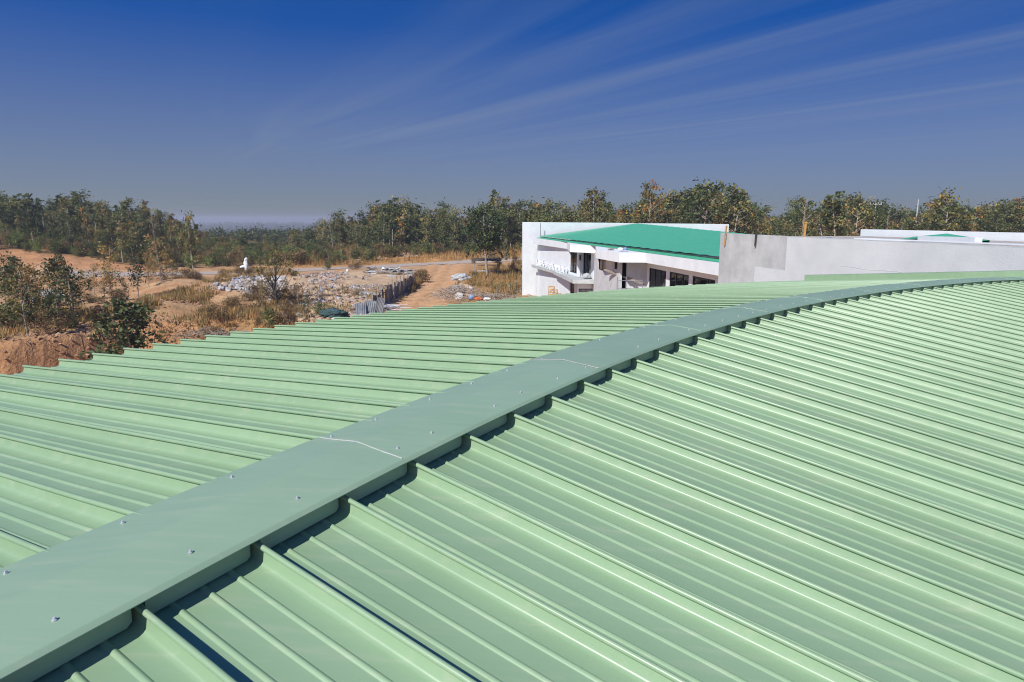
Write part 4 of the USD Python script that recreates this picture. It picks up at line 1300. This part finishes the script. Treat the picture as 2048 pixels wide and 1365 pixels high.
for px, py, lab, rz, tilt, w, h in ((722, 634, "fallen blue grey corrugated sheet leaning at the near end of the fence", 0.5, 0.95, 1.0, 1.8), (738, 631, "second fallen corrugated sheet, leaning right beside the fence end", 0.35, 0.75, 1.1, 1.7), (756, 628, "short grey sheet still upright at the near end of the fence", 0.2, 0.1, 0.8, 1.5)):
    p = ground_at(px, py)
    tag(obj("corrugated_sheet", placed(corrugated(w, h, 6, gr, 0.022), rotz(rz) @ rotx(-tilt) @ roty(0.25), p + (0, 0, 0.05)), "corrugated_blue"), lab, "sheet")


def sticks(c, n, rx, ry, lo, hi, thick, hgt, rng, lie=0.25):
    m = MB()
    for _ in range(n):
        p = np.array([c[0] + rng.normal() * rx, c[1] + rng.normal() * ry])
        q = math.exp(-((p[0] - c[0]) / rx / 1.6) ** 2 - ((p[1] - c[1]) / ry / 1.6) ** 2)
        z = c[2] + rng.uniform(0.02, 1) * hgt * q
        a, l = rng.uniform(0, 2 * math.pi), rng.uniform(lo, hi) / 2
        d = np.array([math.cos(a), math.sin(a), rng.normal() * lie]) * l
        o = np.array([p[0], p[1], z + 0.04])
        m.tube([o - d, o + (0, 0, rng.uniform(-0.03, 0.06)), o + d], [thick, thick * 0.9, thick * 0.5], 4)
    return m


p = ground_at(775, 622)
t = thing("rod_pile", "tangled pile of grey pipes and rods at the near end of the track", "pile of pipes", p)
rr = np.random.default_rng(31)
for k in range(34):
    a, l = rr.normal(0.25, 0.35), rr.uniform(1.2, 2.4)
    o = np.array([rr.normal() * 0.7, rr.normal() * 0.45, 0.06 + rr.uniform(0, 0.5)])
    d = np.array([math.cos(a), math.sin(a), rr.normal() * 0.12]) * l / 2
    MB().tube([o - d, o + (0, 0, 0.05), o + d], 0.03, 5).build("pipe", "pipe_steel" if k % 3 else "white_plastic", t)
p = ground_at(668, 636)
tag(obj("tarpaulin_heap", lumpy(p + (0, 0, 0.35), (1.15, 0.8, 0.5), 12, 4, 0.5, 2.4), "dark_tarp", smooth=True), "dark green tarpaulin heaped at the roof edge in front of the rubble", "tarpaulin")
p = ground_at(921, 561)
tag(obj("grey_tarpaulin", lumpy(p + (0, 0, 0.35), (1.3, 0.9, 0.6), 14, 4, 0.5, 2.2), "grey_tarp", smooth=True), "pale grey tarpaulin bundle lying right of the dirt track", "tarpaulin")
p = ground_at(943, 600)
tag(obj("blue_tub", lumpy(p + (0, 0, 0.25), (0.36, 0.3, 0.32), 15, 3, 0.3), "blue_plastic", smooth=True), "blue plastic tub lying at the roof edge right of the track", "tub")
p = ground_at(956, 600)
tag(obj("orange_sheet", lumpy(p + (0, 0, 0.12), (0.55, 0.4, 0.2), 16, 3, 0.5), "orange_plastic", smooth=True), "orange scrap beside the blue tub at the roof edge", "scrap")
p = ground_at(974, 601)
tag(obj("white_sheet", lumpy(p + (0, 0, 0.1), (0.45, 0.4, 0.2), 17, 3, 0.5), "white_plastic", smooth=True), "white plastic scrap right of the orange scrap at the roof edge", "scrap")
for px, py, n, rx, ry, hg, lab in ((916, 590, 280, 1.4, 3.4, 1.0, "big heap of grey brown brushwood right of the dirt track"), (985, 598, 160, 1.6, 1.2, 0.6, "low heap of reddish brushwood in front of the thin green fence"),
                                   (1062, 586, 90, 0.9, 0.8, 0.6, "small heap of sticks at the foot of the white building's end wall"), (418, 668, 120, 1.6, 1.2, 0.5, "low tangle of dead branches at the roof edge left of the lime bush")):
    p = ground_at(px, py)
    tag(sticks(p, n, rx, ry, 0.6, 2.0, 0.028, hg, rr).build("brushwood_heap", "bark"), lab, "brushwood", None, "stuff")
GF = thing("pipe_fence", "thin green pipe fence with a mesh gate left of the white building", "fence")
ga, gb = ground_at(994, 597), ground_at(1046, 586)
for k in np.linspace(0, 1, 5):
    c = ga + (gb - ga) * k
    MB().tube([c, c + (0, 0, 1.45)], 0.03, 6).build("post", "green_net", GF)
for h in (0.5, 0.95, 1.4):
    MB().tube([ga + (0, 0, h), gb + (0, 0, h)], 0.022, 6).build("rail", "green_net", GF)

p = ground_at(972, 549)
SH = thing("shelter", "rough open shelter with a dark roof and a bench under the broad tree", "shelter", (p[0], p[1], p[2]), 0.1)
for x in (-1.9, 0.1, 1.9):
    for y in (-0.9, 0.9):
        MB().tube([(x, y, -0.1), (x + 0.03, y, 2.3 + 0.25 * (y > 0))], 0.06, 6).build("post", "bark", SH)
rf = MB()
for k in range(9):
    x = -2.1 + k * 0.52
    rf.box((x + 0.02 * (k % 3), 0, 2.42 + 0.03 * (k % 2)), (0.55, 2.5, 0.07), m=np.vstack([np.column_stack([rotx(0.12), [0, 0, 0]]), [0, 0, 0, 1]]))
rf.build("roof", "thatch", SH)
MB().box((0.2, -0.2, 1.5), (3.0, 0.8, 0.06)).build("shelf", "wood_weathered", SH)
MB().box((-0.2, -0.9, 0.62), (2.6, 0.5, 0.07)).build("bench", "white_paint", SH)
for x in (-1.2, 0.8):
    MB().box((x, -0.9, 0.29), (0.09, 0.4, 0.58)).build("bench_leg", "wood_weathered", SH)

# the figure-like white post by the road, the culvert
p = ground_at(492, 547)
ST = thing("white_figure", "white broken plaster figure standing on a rough post beside the road", "figure", p)
import manifold3d as mf


def blob(pts, edge=0.12):
    """Rounded solid through joints (x, y, z, radius), joined pair by pair."""
    ball = lambda q: mf.Manifold.sphere(q[3], 12).translate(q[:3])
    out = mf.Manifold()
    for a, b in pts:
        out += mf.Manifold.batch_hull([ball(a), ball(b)])
    m = out.refine_to_length(edge).to_mesh()
    t = trimesh.Trimesh(m.vert_properties[:, :3], m.tri_verts)
    trimesh.smoothing.filter_taubin(t, iterations=6)
    v = t.vertices + 0.05 * (meshkit.fbm(t.vertices * 3, 3, 4)[:, None] - 0.5)
    return v, t.faces


obj("body", blob([((0.15, 0, 0.55, .30), (0.12, 0, 1.45, .36)), ((0.12, 0, 1.4, .34), (0.0, 0, 1.75, .30)), ((-0.05, 0, 1.2, .26), (-0.75, 0, 1.0, .22)), ((0.05, 0, 2.15, .22), (0.22, 0, 2.35, .26)), ((0.22, 0, 1.7, .16), (0.28, 0, 2.3, .14))]), "white_paint", ST, smooth=True)
for x in (-0.12, 0.35):
    MB().tube([(x, 0, -0.1), (x, 0.0, 0.75)], 0.09, 6).build("post", "white_paint" if x > 0 else "bark", ST)
p = ground_at(103, 603)
CU = thing("culvert", "white concrete culvert headwall with a round dark pipe mouth in the orange bank", "culvert", p, 0.35)
head = sg.Polygon([(-1.15, -0.3), (1.15, -0.3), (1.1, 0.95), (0.35, 1.35), (-0.8, 1.3), (-1.15, 0.9)]).difference(sg.Point(0.05, 0.5).buffer(0.42))
hm = trimesh.creation.extrude_polygon(head, 0.3, engine="earcut")
v = hm.vertices
obj("headwall", (np.stack([v[:, 0], v[:, 2], v[:, 1]], -1), hm.faces[:, ::-1]), "concrete", CU)
pm = trimesh.creation.annulus(0.40, 0.48, 2.6, sections=24)
pm.apply_transform(trimesh.transformations.rotation_matrix(math.pi / 2, [1, 0, 0]))
pm.apply_translation((0.05, 1.45, 0.5))
obj("pipe", pm, "grey_plaster", CU, smooth=40)
MB().box((0.05, 2.6, 0.5), (1.0, 0.05, 1.0)).build("pipe_end", "rubber_black", CU)
for sx in (-1, 1):
    MB().prism([(sx * 1.0, 0.0), (sx * 1.22, 0.05), (sx * 1.55, -1.1), (sx * 1.35, -1.15)][::sx], -0.3, 0.75).build("wing_wall", "concrete", CU)

# boards and rubble
p0, p1 = ground_at(725, 549), ground_at(826, 549)
HP = thing("board_heap", "long heap of broken boards and sheets along the near side of the road", "heap of boards", (p0 + p1) / 2)
w = np.hypot(*(p1 - p0)[:2])
for k in range(72):
    x = gr.uniform(-w / 2, w / 2)
    y = gr.normal() * 1.6 + 1.2
    l, b = gr.uniform(0.8, 2.4), gr.choice([0.12, 0.2, 0.35, 0.7])
    R = rotz(gr.normal(0, 0.5)) @ roty(gr.normal(0, 0.25)) @ rotx(gr.normal(0, 0.4))
    q = np.array([x, y]) + ((p0 + p1) / 2)[:2]
    z = tz(*q) - ((p0 + p1) / 2)[2] + gr.uniform(0.05, 1.0) * math.exp(-(y - 1.2) ** 2 / 4)
    M = np.eye(4)
    M[:3, :3] = R
    MB().box((x, y, z), (l, b, 0.035), m=M).build("board", gr.choice(["wood_weathered", "rough_concrete", "concrete", "wood_weathered", "white_paint"]), HP)


def rocks(n, poly, lo, hi, pal, rng, power=2.0, pile=None):
    ico = trimesh.creation.icosahedron()
    V, F, C = [], [], []
    P = sg.Polygon([ground_at(*q)[:2] for q in poly])
    x0, y0, x1, y1 = P.bounds
    import shapely
    pts = []
    while len(pts) < n:
        c = rng.uniform((x0, y0), (x1, y1), (n, 2))
        dens = meshkit.fbm(np.column_stack([c * 0.35, c[:, :1] * 0]), 3, 77)
        c = c[shapely.contains_xy(P, c[:, 0], c[:, 1]) & (dens + rng.uniform(-0.14, 0.14, len(c)) > 0.49)]
        pts += list(c)
    pts = np.array(pts[:n])
    z = terrain(pts[:, 0], pts[:, 1])
    for i in range(n):
        s = lo + (hi - lo) * rng.random() ** power
        v = ico.vertices * rng.uniform(0.6, 1.25, (12, 1)) * s * np.array([rng.uniform(0.7, 1.6), rng.uniform(0.6, 1.2), rng.uniform(0.35, 0.8)])
        v = v @ rotz(rng.uniform(0, 6.28)).T @ rotx(rng.normal() * 0.5).T
        V.append(v + (pts[i, 0], pts[i, 1], z[i] + s * 0.22))
        F.append(ico.faces + 12 * i)
        C.append(np.broadcast_to(np.asarray(pal[rng.integers(len(pal))]) * rng.uniform(0.75, 1.2), (12, 3)))
    return (np.vstack(V), np.vstack(F)), np.clip(np.vstack(C), 0, 0.85)


WHITE, TAN, GREYB, PINK = (0.46, 0.44, 0.415), (0.40, 0.29, 0.19), (0.30, 0.31, 0.33), (0.44, 0.31, 0.24)
SHADE = (0.20, 0.16, 0.13)
mesh, col = rocks(2600, [(418, 577), (470, 556), (560, 552), (575, 570), (540, 602), (505, 600), (480, 585), (435, 590)], 0.07, 0.40, [WHITE, WHITE, WHITE, GREYB, TAN, SHADE], gr, 2.4)
tag(obj("white_rubble", mesh, "rubble_look", tint=col), "slope of white broken plaster tipped behind the forked tree", "rubble", None, "stuff")
mesh, col = rocks(4600, [(560, 575), (640, 560), (790, 572), (820, 580), (745, 632), (700, 640), (640, 645), (570, 650), (560, 610)], 0.05, 0.36, [TAN, TAN, TAN, WHITE, PINK, GREYB, SHADE], gr, 3.0)
tag(obj("mixed_rubble", mesh, "rubble_look", tint=col), "wide field of mixed rubble between the fence and the forked tree", "rubble", None, "stuff")
mesh, col = rocks(700, [(590, 552), (660, 545), (735, 548), (735, 560), (600, 562)], 0.06, 0.34, [WHITE, GREYB, TAN, PINK, SHADE], gr)
tag(obj("roadside_rubble", mesh, "rubble_look", tint=col), "band of pale rubble beside the road, left of the board heap", "rubble", None, "stuff")
mesh, col = rocks(1300, [(620, 512), (700, 505), (830, 498), (930, 492), (930, 502), (830, 516), (720, 524), (640, 520)], 0.08, 0.5, [TAN, PINK, (0.4, 0.3, 0.2)], gr)
tag(obj("earth_clods", mesh, "rubble_look", tint=col), "pale earth clods along the far bank of the road", "earth", None, "stuff")
mesh, col = rocks(1500, [(0, 745), (0, 640), (260, 600), (420, 590), (420, 690), (240, 720)], 0.04, 0.22, [(0.36, 0.22, 0.13), (0.42, 0.27, 0.17), (0.28, 0.16, 0.09)], gr, 3)
tag(obj("soil_clods", mesh, "rubble_look", tint=col), "scattered orange soil clods on the near slope", "soil", None, "stuff")
mesh, col = rocks(120, [(905, 604), (905, 580), (920, 565), (940, 575), (965, 600)], 0.1, 0.5, [TAN, (0.3, 0.2, 0.14), PINK, WHITE], gr)
tag(obj("trackside_rubble", mesh, "rubble_look", tint=col), "brown rubble strewn right of the dirt track", "rubble", None, "stuff")
for px, py, s, lab in ((695, 543, 0.24, "round white boulder at the roadside, right of the three saplings"), (768, 543, 0.5, "pale block standing in the heap of boards")):
    p = ground_at(px, py)
    tag(obj("boulder", lumpy(p + (0, 0, s * 0.4), (s, s, s), int(px), 3, 0.3), "white_paint", smooth=True), lab, "boulder")


def grass(n, polys, lo, hi, pal, rng, blades=5):
    import shapely
    V, F, C = [], [], []
    per = n // len(polys)
    base = 0
    for poly in polys:
        P = sg.Polygon([ground_at(*q)[:2] for q in poly])
        x0, y0, x1, y1 = P.bounds
        pts = []
        while len(pts) < per:
            c = rng.uniform((x0, y0), (x1, y1), (per * 2, 2))
            dens = meshkit.fbm(np.column_stack([c * 0.25, c[:, :1] * 0]), 3, 41)
            pts += list(c[shapely.contains_xy(P, c[:, 0], c[:, 1]) & (dens + rng.uniform(-0.1, 0.1, len(c)) > 0.44)])
        pts = np.array(pts[:per])
        z = terrain(pts[:, 0], pts[:, 1])
        h = rng.uniform(lo, hi, per) * (0.6 + 0.8 * meshkit.noise(np.column_stack([pts * 0.6, z * 0]), 3))
        col = np.asarray(pal)[rng.integers(0, len(pal), per)] * rng.uniform(0.75, 1.3, (per, 1))
        for b in range(blades):
            a, lean = rng.uniform(0, 6.28, per), rng.uniform(0.05, 0.6, per) * h
            off = rng.normal(0, 0.12, (per, 2))
            w = 0.025 + 0.03 * rng.random(per)
            o = np.column_stack([pts + off, z - 0.03])
            sx = np.column_stack([np.cos(a), np.sin(a), 0 * a]) * w[:, None]
            tip = o + np.column_stack([-np.sin(a) * lean, np.cos(a) * lean, h * rng.uniform(0.7, 1.1, per)])
            V.append(np.stack([o - sx, o + sx, tip], 1).reshape(-1, 3))
            F.append(np.arange(per * 3).reshape(-1, 3) + base)
            C.append(np.repeat(col, 3, 0))
            base += per * 3
    return (np.vstack(V), np.vstack(F)), np.vstack(C)


STRAW, GOLD, RUST, OLV = (0.44, 0.32, 0.145), (0.48, 0.29, 0.095), (0.32, 0.17, 0.075), (0.19, 0.18, 0.06)
mesh, col = grass(5200, [[(560, 532), (620, 522), (830, 508), (1046, 500), (1046, 520), (930, 523), (760, 527), (600, 534)], [(840, 500), (1046, 482), (1046, 520), (930, 522), (850, 516)], [(600, 520), (700, 505), (800, 498), (840, 500), (700, 522)]], 0.4, 1.5, [STRAW, GOLD, GOLD, RUST], gr, 4)
tag(obj("roadside_grass", mesh, "grass", tint=col), "tall golden dry grass along the far side of the road", "grass", None, "stuff")
mesh, col = grass(3600, [[(822, 590), (836, 556), (852, 545), (845, 562), (832, 575), (800, 604)], [(905, 575), (945, 552), (1040, 548), (1040, 590), (985, 596), (930, 585)], [(940, 548), (1040, 525), (1042, 552), (950, 556)]], 0.25, 0.9, [STRAW, GOLD, RUST, OLV], gr, 4)
tag(obj("trackside_grass", mesh, "grass", tint=col), "dry grass on both edges of the dirt track", "grass", None, "stuff")
mesh, col = grass(6500, [[(270, 610), (330, 585), (420, 572), (440, 585), (400, 605), (300, 625)], [(400, 620), (600, 605), (620, 660), (480, 700), (400, 690)], [(-20, 640), (170, 612), (185, 640), (60, 668), (-20, 690)], [(440, 545), (560, 535), (600, 548), (470, 560), (400, 572)]], 0.2, 0.8, [STRAW, STRAW, OLV, GOLD, RUST], gr, 4)
tag(obj("slope_grass", mesh, "grass", tint=col), "sparse brown grass over the bare slope in front of the forest", "grass", None, "stuff")
mesh, col = grass(2200, [[(560, 600), (640, 575), (780, 575), (760, 610), (640, 640), (570, 640)], [(180, 620), (420, 600), (420, 680), (300, 690), (180, 700)]], 0.12, 0.6, [STRAW, RUST, OLV], gr, 3)
tag(obj("rubble_grass", mesh, "grass", tint=col), "thin straw growing through the rubble", "grass", None, "stuff")

# poles over the trees on the right
D = 142.0
a = atd(1749, D)
PP = thing("power_pole", "pale concrete power pole with a crossarm between the trees on the right", "power pole", (a[0], a[1], tz(*a)))
top = height_of(407, D) - tz(*a)
MB().tube([(0, 0, -0.3), (0, 0, top)], [0.13, 0.09], 8).build("pole", "pole_concrete", PP)
MB().box((0, 0, top - 0.25), (2.4, 0.10, 0.11)).build("crossarm", "pole_concrete", PP)
for x in (-1.1, -0.5, 0.5, 1.1):
    MB().tube([(x, 0, top - 0.14), (x, 0, top + 0.18)], [0.04, 0.03], 6).build("insulator", "white_plastic", PP)
a = atd(1832, D)
top = height_of(402, D) - tz(*a)
MP = thing("mast", "thin white mast rising above the trees right of the power pole", "mast", (a[0], a[1], tz(*a)))
MB().tube([(0, 0, -0.3), (0.1, 0, top)], [0.11, 0.08], 8).build("pole", "pole_concrete", MP)
MB().tube([(0.1, 0, top), (0.1, 0, top + 0.25)], [0.11, 0.07], 8).build("pole_cap", "pole_concrete", MP)

# ------------------------------------------------------------------ the air
mat("haze_air", {"v": ("principled_volume", {"color": (0.88, 0.92, 0.95), "density": 0.0004, "anisotropy": 0.25})}, [], volume="v.volume")
air = trimesh.creation.box((12300, 10520, 57.5))
air.apply_translation((0, 4150, 20.5 - 28.75))
structure("haze", air, "haze_air", "thin bluish haze lying over the plain", "haze", kind="stuff")
